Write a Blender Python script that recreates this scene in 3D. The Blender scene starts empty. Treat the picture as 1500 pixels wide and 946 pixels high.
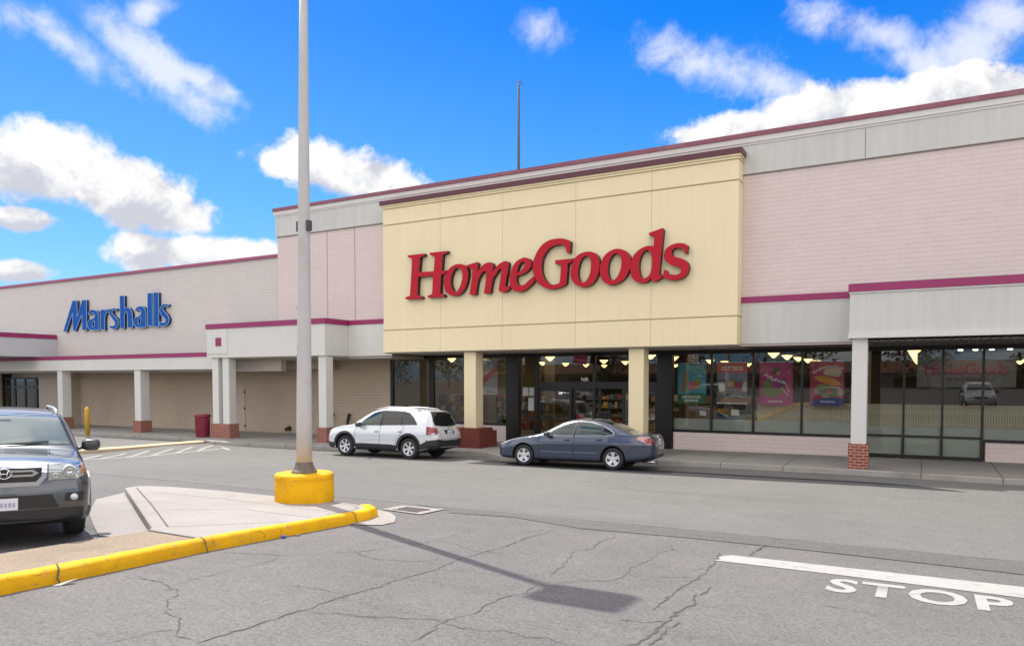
import bpy, bmesh, math, random
import numpy as np
from mathutils import Vector, Matrix
from mathutils.bvhtree import BVHTree
R = math.radians
rng = random.Random(7)
sc = bpy.context.scene
COL = sc.collection

# ------------------------------------------------------------------ camera
cd = bpy.data.cameras.new("camera"); cam = bpy.data.objects.new("camera", cd); COL.objects.link(cam)
cam.location = (0, 0, 2.6)
cam.rotation_euler = (R(90 - 2.2), 0, math.atan(605 / 1075))
cd.sensor_width = 36; cd.lens = 1075 / 1500 * 36; cd.shift_y = 0.0829
cd.clip_start = 0.1; cd.clip_end = 3000
sc.camera = cam
sc.render.resolution_x = 1024; sc.render.resolution_y = 645
sc.view_settings.view_transform = 'Standard'; sc.view_settings.look = 'None'
sc.view_settings.gamma = 1; sc.view_settings.use_curve_mapping = False
sc.view_settings.exposure = 1.36
sc.cycles.max_bounces = 6; sc.cycles.diffuse_bounces = 3; sc.cycles.glossy_bounces = 3; sc.cycles.transmission_bounces = 2; sc.cycles.transparent_max_bounces = 12
sc.cycles.sample_clamp_indirect = 6.0
sc.cycles.caustics_reflective = False; sc.cycles.caustics_refractive = False

# ------------------------------------------------------------------ sun and sky
SUN_EL = R(52.8)
SUN_DIR = Vector((-0.911 * math.cos(SUN_EL), 0.4115 * math.cos(SUN_EL), math.sin(SUN_EL))).normalized()
ld = bpy.data.lights.new("sun", 'SUN'); sun = bpy.data.objects.new("sun", ld); COL.objects.link(sun)
ld.energy = 2.1; ld.angle = R(0.5); ld.color = (1.0, 0.96, 0.90)
sun.rotation_euler = (-SUN_DIR).to_track_quat('-Z', 'Y').to_euler()

W = bpy.data.worlds.new("World"); sc.world = W; W.use_nodes = True
W.cycles.sampling_method = 'MANUAL'; W.cycles.sample_map_resolution = 512
nt = W.node_tree; N = nt.nodes; L = nt.links
for n in list(N): N.remove(n)
class G:
    """tiny shader-graph helper"""
    def __init__(s, tree): s.t = tree
    def n(s, typ, **kw):
        x = s.t.nodes.new(typ)
        for k, v in kw.items(): setattr(x, k, v)
        return x
    def put(s, sock, v):
        if isinstance(v, bpy.types.NodeSocket): s.t.links.new(v, sock)
        elif v is not None: sock.default_value = v
    def m(s, op, a, b=None, c=None, clamp=False):
        x = s.n('ShaderNodeMath', operation=op); x.use_clamp = clamp
        for i, v in enumerate((a, b, c)):
            if v is not None: s.put(x.inputs[i], v)
        return x.outputs[0]
    def vm(s, op, a, b=None):
        x = s.n('ShaderNodeVectorMath', operation=op)
        s.put(x.inputs[0], a)
        if b is not None: s.put(x.inputs[1], b)
        return x.outputs['Value'] if op in ('DOT_PRODUCT', 'LENGTH') else x.outputs[0]
    def noise(s, vec, scale, detail=4, rough=0.55, dist=0.0):
        x = s.n('ShaderNodeTexNoise'); s.put(x.inputs['Vector'], vec)
        x.inputs['Scale'].default_value = scale; x.inputs['Detail'].default_value = detail
        x.inputs['Roughness'].default_value = rough; x.inputs['Distortion'].default_value = dist
        return x.outputs[0]
    def ss(s, v, a, b):
        x = s.n('ShaderNodeMapRange', interpolation_type='SMOOTHSTEP')
        s.put(x.inputs[0], v); x.inputs[1].default_value = a; x.inputs[2].default_value = b
        return x.outputs[0]
    def mix(s, f, a, b, bt='MIX'):
        x = s.n('ShaderNodeMix', data_type='RGBA', blend_type=bt)
        s.put(x.inputs[0], f)
        for i, v in ((6, a), (7, b)):
            s.put(x.inputs[i], v if isinstance(v, bpy.types.NodeSocket) else (*v[:3], 1))
        return x.outputs[2]
g = G(nt)
CLOUD_A, CLOUD_B = (4.9, 4.85, 4.8), (2.95, 3.05, 3.4)
SKY = (1.8, 0.8, 1.9, 0.95, 0.9)
sky = g.n('ShaderNodeTexSky', sky_type='NISHITA')
sky.sun_disc = False; sky.sun_elevation = SUN_EL
sky.sun_rotation = math.atan2(SUN_DIR.x, SUN_DIR.y)
sky.air_density = 1.0; sky.dust_density = 0.4; sky.ozone_density = 3.0; sky.altitude = 50
sp_ = g.n('ShaderNodeSeparateColor'); L.new(sky.outputs[0], sp_.inputs[0])   # deep polarised blue
cb_ = g.n('ShaderNodeCombineColor')
g.put(cb_.inputs[0], g.m('MAXIMUM', g.m('MULTIPLY', g.m('SUBTRACT', sp_.outputs[0], SKY[0]), SKY[1]), 0.03))
g.put(cb_.inputs[1], g.m('MAXIMUM', g.m('MULTIPLY', g.m('SUBTRACT', sp_.outputs[1], SKY[2]), SKY[3]), 0.3))
g.put(cb_.inputs[2], g.m('MULTIPLY', sp_.outputs[2], SKY[4]))
tc = g.n('ShaderNodeTexCoord'); D = tc.outputs['Generated']
sx = g.n('ShaderNodeSeparateXYZ'); L.new(D, sx.inputs[0])
az = g.m('MULTIPLY', g.m('ARCTAN2', sx.outputs[0], sx.outputs[1]), 57.2958)
el = g.m('MULTIPLY', g.m('ARCSINE', sx.outputs[2]), 57.2958)
n1 = g.noise(D, 6.0, 9, 0.6, 0.25); n2 = g.noise(D, 3.1, 6, 0.55); n3 = g.noise(D, 24.0, 8, 0.66, 0.3)
Dl = g.vm('ADD', D, (-0.022, 0.0, 0.03))            # a step towards the sun, for the clouds' own shading
n1l = g.noise(Dl, 6.0, 9, 0.6, 0.25); n3l = g.noise(Dl, 24.0, 8, 0.66, 0.3)
nn = g.m('ADD', g.m('MULTIPLY', g.m('SUBTRACT', n1, 0.5), 2.2), g.m('MULTIPLY', g.m('SUBTRACT', n3, 0.5), 1.5))
# cumulus and wisps at their places in the sky: azimuth, elevation, radii, tilt, weight (degrees)
CLOUDS = [(-60.6,14.1,4.4,2.7,-17,1.00), (-62.5,13.2,3.5,2.3,8,1.00), (-57.1,12.7,6.4,2.3,-14,1.00), (-54.1,11.9,4.2,1.5,-11,0.90), (-62.6,10.3,2.3,0.9,1,0.80), (-63.0,6.9,2.3,0.8,1,0.90), (-51.9,9.0,6.1,1.3,3,0.95), (-55.7,8.7,2.1,1.4,-7,0.90), (-60.3,21.2,4.4,1.4,-22,0.62), (-61.6,22.1,2.9,1.0,-9,0.55), (-55.4,21.1,5.7,1.6,-28,0.66), (-52.2,20.3,3.0,1.0,-17,0.60), (-55.4,23.9,1.8,0.9,35,0.55), (-42.8,15.3,5.5,2.3,-9,1.00), (-39.3,14.9,4.6,2.0,-17,1.00), (-45.8,15.6,2.5,1.4,4,0.80), (-15.0,22.2,5.9,1.7,-19,0.62), (-10.2,20.6,2.9,1.1,-25,0.55), (-3.1,22.5,4.8,1.4,-28,0.68), (2.1,20.7,4.6,2.2,-2,0.72), (-0.2,20.2,5.0,1.5,-29,0.66), (4.3,22.1,2.9,1.8,-14,0.60), (-5.6,18.2,7.6,2.0,3,1.00), (1.4,18.3,6.1,1.8,-3,1.00), (-12.5,17.8,5.1,1.3,2,0.90), (-26.8,24.8,2.6,1.7,-1,0.40), (5.8,16.9,3.4,2.3,-12,0.90)]
def blobs(items, kx):
    dens = None; low = None
    for (a0, e0, ra, re, rot, wt) in items:
        da = g.m('SUBTRACT', az, a0); de = g.m('SUBTRACT', el, e0)
        c, s_ = math.cos(R(rot)), math.sin(R(rot))
        u = g.m('DIVIDE', g.m('ADD', g.m('MULTIPLY', da, c), g.m('MULTIPLY', de, s_)), ra * kx)
        v = g.m('DIVIDE', g.m('SUBTRACT', g.m('MULTIPLY', de, c), g.m('MULTIPLY', da, s_)), re * kx)
        r = g.m('SQRT', g.m('ADD', g.m('MULTIPLY', u, u), g.m('MULTIPLY', v, v)))
        d = g.m('MAXIMUM', g.m('SUBTRACT', 1.2, r), -0.8)
        dens = d if dens is None else g.m('MAXIMUM', dens, d)
        lw = g.m('MULTIPLY', g.m('SUBTRACT', 0.15, v), g.ss(r, 1.3, 0.5))
        low = lw if low is None else g.m('MAXIMUM', low, lw)
    return dens, low
cd_, low = blobs([c for c in CLOUDS if c[5] >= .8], 1.06)
wd_, _ = blobs([c for c in CLOUDS if c[5] < .8], 1.12)
cum = g.ss(g.m('ADD', cd_, g.m('MULTIPLY', nn, 0.72)), 0.2, 0.62)
wsp = g.m('MULTIPLY', g.ss(g.m('ADD', wd_, g.m('MULTIPLY', nn, 1.05)), 0.15, 1.3), 0.72)
cl = g.m('MAXIMUM', cum, wsp)
# broken cloud put over the unseen rest of the sky as facade fill
fwd = g.vm('DOT_PRODUCT', D, (-0.49, 0.871, 0.0))
rest = g.m('MULTIPLY', g.ss(fwd, 0.62, 0.35), g.ss(g.m('ADD', n2, g.m('MULTIPLY', n1, 0.35)), 0.52, 0.74))
cl = g.m('MULTIPLY', g.m('MAXIMUM', cl, rest), g.ss(el, -1, 4))
lit = g.m('ADD', g.m('MULTIPLY', g.m('SUBTRACT', n1, n1l), 4.5), g.m('MULTIPLY', g.m('SUBTRACT', n3, n3l), 1.3))
grey = g.ss(g.m('SUBTRACT', g.m('ADD', g.m('MULTIPLY', low, 0.75), g.m('MULTIPLY', g.m('SUBTRACT', n2, 0.5), 0.9)), lit), -0.05, 0.9)
ccol = g.mix(grey, CLOUD_A, CLOUD_B)
ccol = g.mix(rest, ccol, (11.2, 10.55, 9.8))   # unseen cloud behind the camera, brightened and warmed to fill the shaded facade
ramp = g.n('ShaderNodeValToRGB'); g.put(ramp.inputs[0], g.m('DIVIDE', el, 60.0, clamp=True))
for k, (p_, c_) in enumerate(((0.0, (.22, .55, .86)), (.2, (.09, .405, .86)), (.42, (.012, .235, .84)), (1.0, (.01, .14, .6)))):
    e_ = ramp.color_ramp.elements[k] if k < 2 else ramp.color_ramp.elements.new(p_)
    e_.position = p_; e_.color = (*c_, 1)
rs_ = g.n('ShaderNodeVectorMath', operation='SCALE'); g.put(rs_.inputs[0], ramp.outputs[0]); rs_.inputs['Scale'].default_value = 5.2
clear = g.mix(0.65, cb_.outputs[0], rs_.outputs[0])
allc = g.mix(cl, clear, ccol)
# thin bright haze round the sun, high above the picture
allc = g.mix(g.m('MULTIPLY', g.ss(g.vm('DOT_PRODUCT', D, tuple(SUN_DIR)), 0.915, 0.99), 0.85), allc, (9.0, 8.9, 8.7))
bg = g.n('ShaderNodeBackground'); L.new(allc, bg.inputs[0]); bg.inputs[1].default_value = 0.085
wo = g.n('ShaderNodeOutputWorld'); L.new(bg.outputs[0], wo.inputs[0])

# ------------------------------------------------------------------ materials
MATS = {}
def mat(name, col, rough=0.6, metal=0.0, var=0.0, vscale=2.0, bump=0.0, bscale=60.0, coat=0.0, spec=0.5,
        emit=None, es=0.0, speck=0.0, sscale=120.0, streak=0.0, dirt=None, dscale=0.7, damt=0.0):
    if name in MATS: return MATS[name]
    m = bpy.data.materials.new(name); m.use_nodes = True; MATS[name] = m
    t = m.node_tree; g = G(t); p = t.nodes['Principled BSDF']
    p.inputs['Roughness'].default_value = rough; p.inputs['Metallic'].default_value = metal
    p.inputs['Specular IOR Level'].default_value = spec
    if coat: p.inputs['Coat Weight'].default_value = coat; p.inputs['Coat Roughness'].default_value = 0.04
    c = (*col, 1)
    o = g.n('ShaderNodeTexCoord').outputs['Object']
    cur = None
    if var or speck or streak or damt:
        rgb = g.n('ShaderNodeRGB'); rgb.outputs[0].default_value = c; cur = rgb.outputs[0]
    def scale(cur, f):
        x = g.n('ShaderNodeVectorMath', operation='SCALE'); g.put(x.inputs[0], cur); g.put(x.inputs['Scale'], f); return x.outputs[0]
    if var:
        f = g.m('ADD', 1.0, g.m('MULTIPLY', g.m('SUBTRACT', g.noise(o, vscale, 6, 0.6), 0.5), 2 * var)); cur = scale(cur, f)
    if speck:
        f = g.m('ADD', 1.0, g.m('MULTIPLY', g.m('SUBTRACT', g.noise(o, sscale, 2, 0.8), 0.5), 2 * speck)); cur = scale(cur, f)
    if streak:
        mp = g.n('ShaderNodeMapping'); g.put(mp.inputs[0], o); mp.inputs['Scale'].default_value = (3.0, 3.0, 0.12)
        f = g.m('ADD', 1.0, g.m('MULTIPLY', g.m('SUBTRACT', g.noise(mp.outputs[0], 2.0, 5, 0.65), 0.5), 2 * streak)); cur = scale(cur, f)
    if damt:
        f = g.m('MULTIPLY', g.ss(g.noise(o, dscale, 7, 0.65, 0.4), 0.5, 0.72), damt); cur = g.mix(f, cur, dirt)
    if cur is not None: g.put(p.inputs['Base Color'], cur)
    else: p.inputs['Base Color'].default_value = c
    if bump:
        b = g.n('ShaderNodeBump'); b.inputs['Strength'].default_value = bump; b.inputs['Distance'].default_value = 0.01
        g.put(b.inputs['Height'], g.noise(o, bscale, 3, 0.6)); t.links.new(b.outputs[0], p.inputs['Normal'])
    if emit: p.inputs['Emission Color'].default_value = (*emit, 1); p.inputs['Emission Strength'].default_value = es
    return m

def brick_mat(name, c1, c2, mortar, bw, bh, ms=0.012, rough=0.8, bump=0.6, var=0.06, axis='X', dirtc=None, damt=0.0, course=0.0):
    m = bpy.data.materials.new(name); m.use_nodes = True; MATS[name] = m
    t = m.node_tree; g = G(t); p = t.nodes['Principled BSDF']; p.inputs['Roughness'].default_value = rough
    p.inputs['Specular IOR Level'].default_value = 0.3
    o = g.n('ShaderNodeTexCoord').outputs['Object']
    s = g.n('ShaderNodeSeparateXYZ'); g.put(s.inputs[0], o)
    cx = g.n('ShaderNodeCombineXYZ'); g.put(cx.inputs[0], g.m('ADD', s.outputs[0], s.outputs[1])); g.put(cx.inputs[1], s.outputs[2])
    b = g.n('ShaderNodeTexBrick'); g.put(b.inputs['Vector'], cx.outputs[0])
    b.inputs['Color1'].default_value = (*c1, 1); b.inputs['Color2'].default_value = (*c2, 1); b.inputs['Mortar'].default_value = (*mortar, 1)
    b.inputs['Scale'].default_value = 1; b.inputs['Mortar Size'].default_value = ms; b.inputs['Mortar Smooth'].default_value = 0.3
    b.inputs['Brick Width'].default_value = bw; b.inputs['Row Height'].default_value = bh; b.inputs['Bias'].default_value = 0.0
    f = g.m('ADD', 1.0, g.m('MULTIPLY', g.m('SUBTRACT', g.noise(o, 1.3, 7, 0.65), 0.5), 2 * var))
    if course:   # painted-over walls: the bed joints read more than the upright ones
        fr = g.m('FRACT', g.m('DIVIDE', s.outputs[2], bh)); wv = g.noise(o, 3.0, 4, 0.7)
        ln = g.m('MULTIPLY', g.m('MAXIMUM', g.ss(fr, 0.16, 0.05), g.ss(fr, 0.86, 0.97)), g.ss(wv, 0.3, 0.65))
        f = g.m('MULTIPLY', f, g.m('SUBTRACT', 1.0, g.m('MULTIPLY', ln, course)))
    x = g.n('ShaderNodeVectorMath', operation='SCALE'); g.put(x.inputs[0], b.outputs[0]); g.put(x.inputs['Scale'], f)
    cur = x.outputs[0]
    if damt:
        mp = g.n('ShaderNodeMapping'); g.put(mp.inputs[0], o); mp.inputs['Scale'].default_value = (0.8, 0.8, 5.0)
        cur = g.mix(g.m('MULTIPLY', g.ss(g.noise(mp.outputs[0], 1.1, 7, 0.7, 0.5), 0.52, 0.75), damt), cur, dirtc)
    g.put(p.inputs['Base Color'], cur)
    bp = g.n('ShaderNodeBump'); bp.inputs['Strength'].default_value = bump; bp.inputs['Distance'].default_value = 0.012; bp.invert = True
    g.put(bp.inputs['Height'], g.m('ADD', b.outputs[1], g.m('MULTIPLY', g.noise(o, 30, 3), 0.25))); t.links.new(bp.outputs[0], p.inputs['Normal'])
    return m

def glass_mat(name, tint=0.55, lo=0.055, hi=1.0, gcol=(1, 1, 1), rough=0.0):
    m = bpy.data.materials.new(name); m.use_nodes = True; MATS[name] = m
    t = m.node_tree; g = G(t)
    for n in list(t.nodes): t.nodes.remove(n)
    lw = g.n('ShaderNodeLayerWeight'); lw.inputs[0].default_value = 0.5
    f = g.m('ADD', lo, g.m('MULTIPLY', g.m('POWER', lw.outputs['Facing'], 5.0), hi - lo))
    gl = g.n('ShaderNodeBsdfGlossy'); gl.inputs['Roughness'].default_value = rough; gl.inputs[0].default_value = (*gcol, 1)
    tr = g.n('ShaderNodeBsdfTransparent'); tr.inputs[0].default_value = (tint, tint * 1.02, tint, 1)
    mx = g.n('ShaderNodeMixShader'); g.put(mx.inputs[0], f); g.put(mx.inputs[1], tr.outputs[0]); g.put(mx.inputs[2], gl.outputs[0])
    o = g.n('ShaderNodeOutputMaterial'); g.put(o.inputs[0], mx.outputs[0])
    return m

def asphalt_mat(name, col, worn, light=(0.2, 0.19, 0.18)):
    m = bpy.data.materials.new(name); m.use_nodes = True; MATS[name] = m
    t = m.node_tree; g = G(t); p = t.nodes['Principled BSDF']; p.inputs['Roughness'].default_value = 0.85
    p.inputs['Specular IOR Level'].default_value = 0.25
    o = g.n('ShaderNodeTexCoord').outputs['Object']
    big = g.noise(o, 0.22, 6, 0.6, 0.6); mid = g.noise(o, 1.7, 7, 0.65); fine = g.noise(o, 55, 3, 0.75); fin2 = g.noise(o, 170, 2, 0.8)
    cur = g.mix(g.ss(g.m('ADD', g.m('MULTIPLY', big, 0.6), g.m('MULTIPLY', mid, 0.4)), 0.36, 0.64), col, worn)
    mp = g.n('ShaderNodeMapping'); g.put(mp.inputs[0], o); mp.inputs['Scale'].default_value = (0.12, 1.6, 1)
    cur = g.mix(g.m('MULTIPLY', g.ss(g.noise(mp.outputs[0], 1.2, 6, 0.6), 0.5, 0.75), 0.35), cur, [c * 0.72 for c in col])
    st = g.ss(g.noise(o, 0.9, 5, 0.7, 1.2), 0.62, 0.76)
    cur = g.mix(g.m('MULTIPLY', st, 0.32), cur, [c * 0.5 for c in col])
    oil = g.m('MULTIPLY', g.ss(g.noise(o, 2.6, 4, 0.5), 0.70, 0.78), g.ss(g.noise(o, 0.35, 2, 0.5), 0.5, 0.6))
    cur = g.mix(g.m('MULTIPLY', oil, 0.6), cur, [c * 0.35 for c in col])
    grit = g.noise(o, 26, 3, 0.8)
    sp = g.m('ADD', g.m('MULTIPLY', grit, 0.45), g.m('ADD', g.m('MULTIPLY', fine, 0.35), g.m('MULTIPLY', fin2, 0.2)))
    x = g.n('ShaderNodeVectorMath', operation='SCALE'); g.put(x.inputs[0], cur)
    g.put(x.inputs['Scale'], g.m('ADD', 1.0, g.m('MULTIPLY', g.m('SUBTRACT', sp, 0.5), 3.4)))
    cur = g.mix(g.m('MULTIPLY', g.ss(fine, 0.62, 0.70), 0.4), x.outputs[0], light)
    cur = g.mix(g.m('MULTIPLY', g.ss(fine, 0.40, 0.33), 0.55), cur, [c * 0.3 for c in col])
    g.put(p.inputs['Base Color'], cur)
    b = g.n('ShaderNodeBump'); b.inputs['Strength'].default_value = 0.5; b.inputs['Distance'].default_value = 0.006
    g.put(b.inputs['Height'], sp); t.links.new(b.outputs[0], p.inputs['Normal'])
    return m

def yellow_mat():
    m = bpy.data.materials.new('worn_yellow_paint'); m.use_nodes = True
    t = m.node_tree; g = G(t); p = t.nodes['Principled BSDF']; p.inputs['Roughness'].default_value = 0.7; p.inputs['Specular IOR Level'].default_value = 0.2
    o = g.n('ShaderNodeTexCoord').outputs['Object']
    cur = g.mix(g.ss(g.noise(o, 2.2, 6, 0.6), 0.35, 0.7), (0.84, 0.45, 0.006), (0.74, 0.37, 0.006))
    cur = g.mix(g.m('MULTIPLY', g.ss(g.noise(o, 1.1, 8, 0.7, 1.0), 0.52, 0.72), 0.4), cur, (0.42, 0.24, 0.03))
    chips = g.ss(g.noise(o, 7, 9, 0.74, 0.8), 0.585, 0.62)
    cur = g.mix(g.m('MULTIPLY', g.m('MULTIPLY', chips, g.ss(g.noise(o, 1.3, 3, 0.6), 0.44, 0.58)), 0.85), cur, (0.27, 0.21, 0.14))
    mp = g.n('ShaderNodeMapping'); g.put(mp.inputs[0], o); mp.inputs['Scale'].default_value = (1.5, 1.5, 9)
    cur = g.mix(g.m('MULTIPLY', g.m('MULTIPLY', g.ss(g.noise(mp.outputs[0], 2.2, 6, 0.7, 0.6), 0.6, 0.68), g.ss(g.noise(o, 0.8, 3, 0.6), 0.48, 0.62)), 0.6), cur, (0.09, 0.06, 0.03))
    w = g.n('ShaderNodeTexVoronoi', feature='DISTANCE_TO_EDGE'); w.inputs['Scale'].default_value = 2.4
    mx = g.n('ShaderNodeVectorMath', operation='ADD'); g.put(mx.inputs[0], o)
    nz = g.n('ShaderNodeTexNoise'); g.put(nz.inputs['Vector'], o); nz.inputs['Scale'].default_value = 4; nz.inputs['Detail'].default_value = 5
    sc_ = g.n('ShaderNodeVectorMath', operation='SCALE'); g.put(sc_.inputs[0], nz.outputs[1]); sc_.inputs['Scale'].default_value = 0.35
    g.put(mx.inputs[1], sc_.outputs[0]); g.put(w.inputs['Vector'], mx.outputs[0])
    ck = g.m('MULTIPLY', g.ss(w.outputs[0], 0.012, 0.003), g.ss(g.noise(o, 1.4, 3), 0.5, 0.6))
    cur = g.mix(g.m('MULTIPLY', ck, 0.85), cur, (0.1, 0.055, 0.02))
    s = g.n('ShaderNodeSeparateXYZ'); g.put(s.inputs[0], o)
    g.put(p.inputs['Base Color'], cur)
    b = g.n('ShaderNodeBump'); b.inputs['Strength'].default_value = 0.5; b.inputs['Distance'].default_value = 0.012
    g.put(b.inputs['Height'], g.m('SUBTRACT', g.noise(o, 14, 6, 0.65), g.m('MULTIPLY', ck, 1.5))); t.links.new(b.outputs[0], p.inputs['Normal'])
    return m

# ------------------------------------------------------------------ mesh helpers
def link(o): COL.objects.link(o); return o
def tag(o, label=None, cat=None, group=None, kind=None):
    if label: o['label'] = label
    if cat: o['category'] = cat
    if group: o['group'] = group
    if kind: o['kind'] = kind
    return o
def empty(name, loc=(0, 0, 0), rz=0.0):
    o = bpy.data.objects.new(name, None); o.location = loc; o.rotation_euler = (0, 0, rz); o.empty_display_size = 0.2
    return link(o)
def obj(name, bm, m, parent=None, local=False, smooth=False, bevel=0.0, seg=2):
    """one mesh object; world-space geometry unless local"""
    me = bpy.data.meshes.new(name); bm.normal_update()
    if smooth:
        for f in bm.faces: f.smooth = True
    bm.to_mesh(me); bm.free()
    for x in (m if isinstance(m, (list, tuple)) else [m]): me.materials.append(x)
    o = link(bpy.data.objects.new(name, me))
    if parent is not None:
        o.parent = parent
        if not local and parent.type == 'EMPTY':
            o.matrix_parent_inverse = Matrix.Translation(parent.location).inverted()
    if bevel:
        b = o.modifiers.new('bevel', 'BEVEL'); b.width = bevel; b.segments = seg; b.limit_method = 'ANGLE'
    return o
def BM(): return bmesh.new()
def box(bm, x0, x1, y0, y1, z0, z1, mi=0):
    v = [bm.verts.new((x, y, z)) for x in (x0, x1) for y in (y0, y1) for z in (z0, z1)]
    for q in ((0, 1, 3, 2), (4, 6, 7, 5), (0, 4, 5, 1), (2, 3, 7, 6), (0, 2, 6, 4), (1, 5, 7, 3)):
        bm.faces.new([v[i] for i in q]).material_index = mi
    return bm
def bx(x0, x1, y0, y1, z0, z1): return box(BM(), x0, x1, y0, y1, z0, z1)
def lathe(bm, prof, seg=32, c=(0, 0, 0), cap=True, axis='Z', mi=0):
    rings = []
    for r, h in prof:
        ring = []
        for i in range(seg):
            a = 2 * math.pi * i / seg
            p = (r * math.cos(a), r * math.sin(a), h) if axis == 'Z' else (r * math.cos(a), h, r * math.sin(a))
            ring.append(bm.verts.new((c[0] + p[0], c[1] + p[1], c[2] + p[2])))
        rings.append(ring)
    for a, b in zip(rings, rings[1:]):
        for i in range(seg):
            j = (i + 1) % seg
            bm.faces.new((a[i], a[j], b[j], b[i])).material_index = mi
    if cap:
        if prof[0][0] > 1e-4: bm.faces.new(rings[0][::-1]).material_index = mi
        if prof[-1][0] > 1e-4: bm.faces.new(rings[-1]).material_index = mi
    return bm
def tube(bm, pts, r, seg=8, mi=0, r1=None):
    pts = [Vector(p) for p in pts]; rings = []
    for i, p in enumerate(pts):
        d = (pts[min(i + 1, len(pts) - 1)] - pts[max(i - 1, 0)]).normalized()
        a = d.cross(Vector((0, 0, 1)) if abs(d.z) < 0.9 else Vector((1, 0, 0))).normalized(); b = d.cross(a)
        rr = r if r1 is None else r + (r1 - r) * i / (len(pts) - 1)
        rings.append([bm.verts.new(p + rr * (math.cos(2 * math.pi * k / seg) * a + math.sin(2 * math.pi * k / seg) * b)) for k in range(seg)])
    for a, b in zip(rings, rings[1:]):
        for k in range(seg):
            bm.faces.new((a[k], a[(k + 1) % seg], b[(k + 1) % seg], b[k])).material_index = mi
    bm.faces.new(rings[0][::-1]).material_index = mi; bm.faces.new(rings[-1]).material_index = mi
    return bm
def smooth_outline(pts, n=6):
    """closed outline: spline through the plain points, straight at points flagged sharp"""
    out = []; k = len(pts)
    for i in range(k):
        p0, p1, p2, p3 = pts[(i - 1) % k], pts[i], pts[(i + 1) % k], pts[(i + 2) % k]
        s1, s2 = len(p1) > 2, len(p2) > 2
        a, b = np.array(p1[:2], float), np.array(p2[:2], float)
        out.append(tuple(a))
        if s1 and s2: continue
        t1 = (b - np.array(p0[:2])) / 2 if not s1 else (b - a) * 0.7
        t2 = (np.array(p3[:2]) - a) / 2 if not s2 else (b - a) * 0.7
        for j in range(1, n):
            t = j / n; t_2 = t * t; t_3 = t_2 * t
            out.append(tuple((2 * t_3 - 3 * t_2 + 1) * a + (t_3 - 2 * t_2 + t) * t1 + (-2 * t_3 + 3 * t_2) * b + (t_3 - t_2) * t2))
    return out
def fill(bm, loops, fn):
    """triangulated face from an outline and holes; fn maps (a, b) to 3-D"""
    edges = []
    for lp in loops:
        vs = [bm.verts.new(fn(*p)) for p in lp]
        edges += [bm.edges.new((vs[i], vs[(i + 1) % len(vs)])) for i in range(len(vs))]
    r = bmesh.ops.triangle_fill(bm, use_beauty=True, use_dissolve=False, edges=edges)
    return [f for f in r['geom'] if isinstance(f, bmesh.types.BMFace)]
def solid(bm, loops, fn, vec, mi_front=0, mi_side=0):
    n = Vector(vec); edges = []; rings = []
    for lp in loops:
        vs = [bm.verts.new(fn(*p)) for p in lp]; rings.append(vs)
        edges += [bm.edges.new((vs[i], vs[(i + 1) % len(vs)])) for i in range(len(vs))]
    r = bmesh.ops.triangle_fill(bm, use_beauty=True, use_dissolve=False, edges=edges)
    front = [f for f in r['geom'] if isinstance(f, bmesh.types.BMFace)]
    mp = {v: bm.verts.new(v.co + n) for vs in rings for v in vs}
    new = list(front)
    for f in front:
        f.material_index = mi_front
        b = bm.faces.new([mp[v] for v in reversed(f.verts)]); b.material_index = mi_side; new.append(b)
    for vs in rings:
        for i in range(len(vs)):
            a, b = vs[i], vs[(i + 1) % len(vs)]
            q = bm.faces.new((a, b, mp[b], mp[a])); q.material_index = mi_side; new.append(q)
    bmesh.ops.recalc_face_normals(bm, faces=new)
    return bm
def prism(bm, pts, fn, vec, mi=0):
    """closed prism from one convex or concave outline"""
    return solid(bm, [list(pts)], fn, vec, mi, mi)
FONT = None
def text_bm(s, size, fn, bold=0.0, align='CENTER', spacing=1.0, extrude=0.004):
    cu = bpy.data.curves.new('t', 'FONT'); cu.body = s; cu.size = size; cu.offset = bold * size; cu.align_x = align
    cu.space_character = spacing; cu.resolution_u = 3; cu.fill_mode = 'FRONT'
    o = bpy.data.objects.new('t', cu); link(o)
    dg = bpy.context.evaluated_depsgraph_get(); me = bpy.data.meshes.new_from_object(o.evaluated_get(dg))
    bm = BM(); bm.from_mesh(me)
    for v in bm.verts: v.co = fn(v.co.x, v.co.y)
    bpy.data.objects.remove(o); bpy.data.curves.remove(cu); bpy.data.meshes.remove(me)
    return bm

# ------------------------------------------------------------------ ground heights
def clampf(a, lo, hi): return max(lo, min(hi, a))
def zr(X, Y): return .05 + .006 * clampf(X, -45, 10) - .04 * clampf(Y - 19.3, 0, 2.0) + .04 * clampf(16 - Y, 0, 16)
def zs(X): return .12 + .006 * clampf(X, -45, 10)
def ground_sheet(name, pts, m, dz, label=None, holes=(), kind='structure', nstep=None, h=zr, parent=None):
    bm = BM(); fill(bm, [list(pts)] + [list(q) for q in holes], lambda a, b: (a, b, 0))
    for yv in (0, 16, 19.3, 21.3):
        bmesh.ops.bisect_plane(bm, geom=bm.verts[:] + bm.edges[:] + bm.faces[:], plane_co=(0, yv, 0), plane_no=(0, 1, 0))
    for xv in (-45, 10):
        bmesh.ops.bisect_plane(bm, geom=bm.verts[:] + bm.edges[:] + bm.faces[:], plane_co=(xv, 0, 0), plane_no=(1, 0, 0))
    for v in bm.verts: v.co.z = (h(v.co.x, v.co.y) if h is zr else h(v.co.x)) + dz
    bm.normal_update()
    for f in bm.faces:
        if f.normal.z < 0: f.normal_flip()
    o = obj(name, bm, m, parent)
    if kind: tag(o, kind=kind)
    if label: o['label'] = label
    return o

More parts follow.
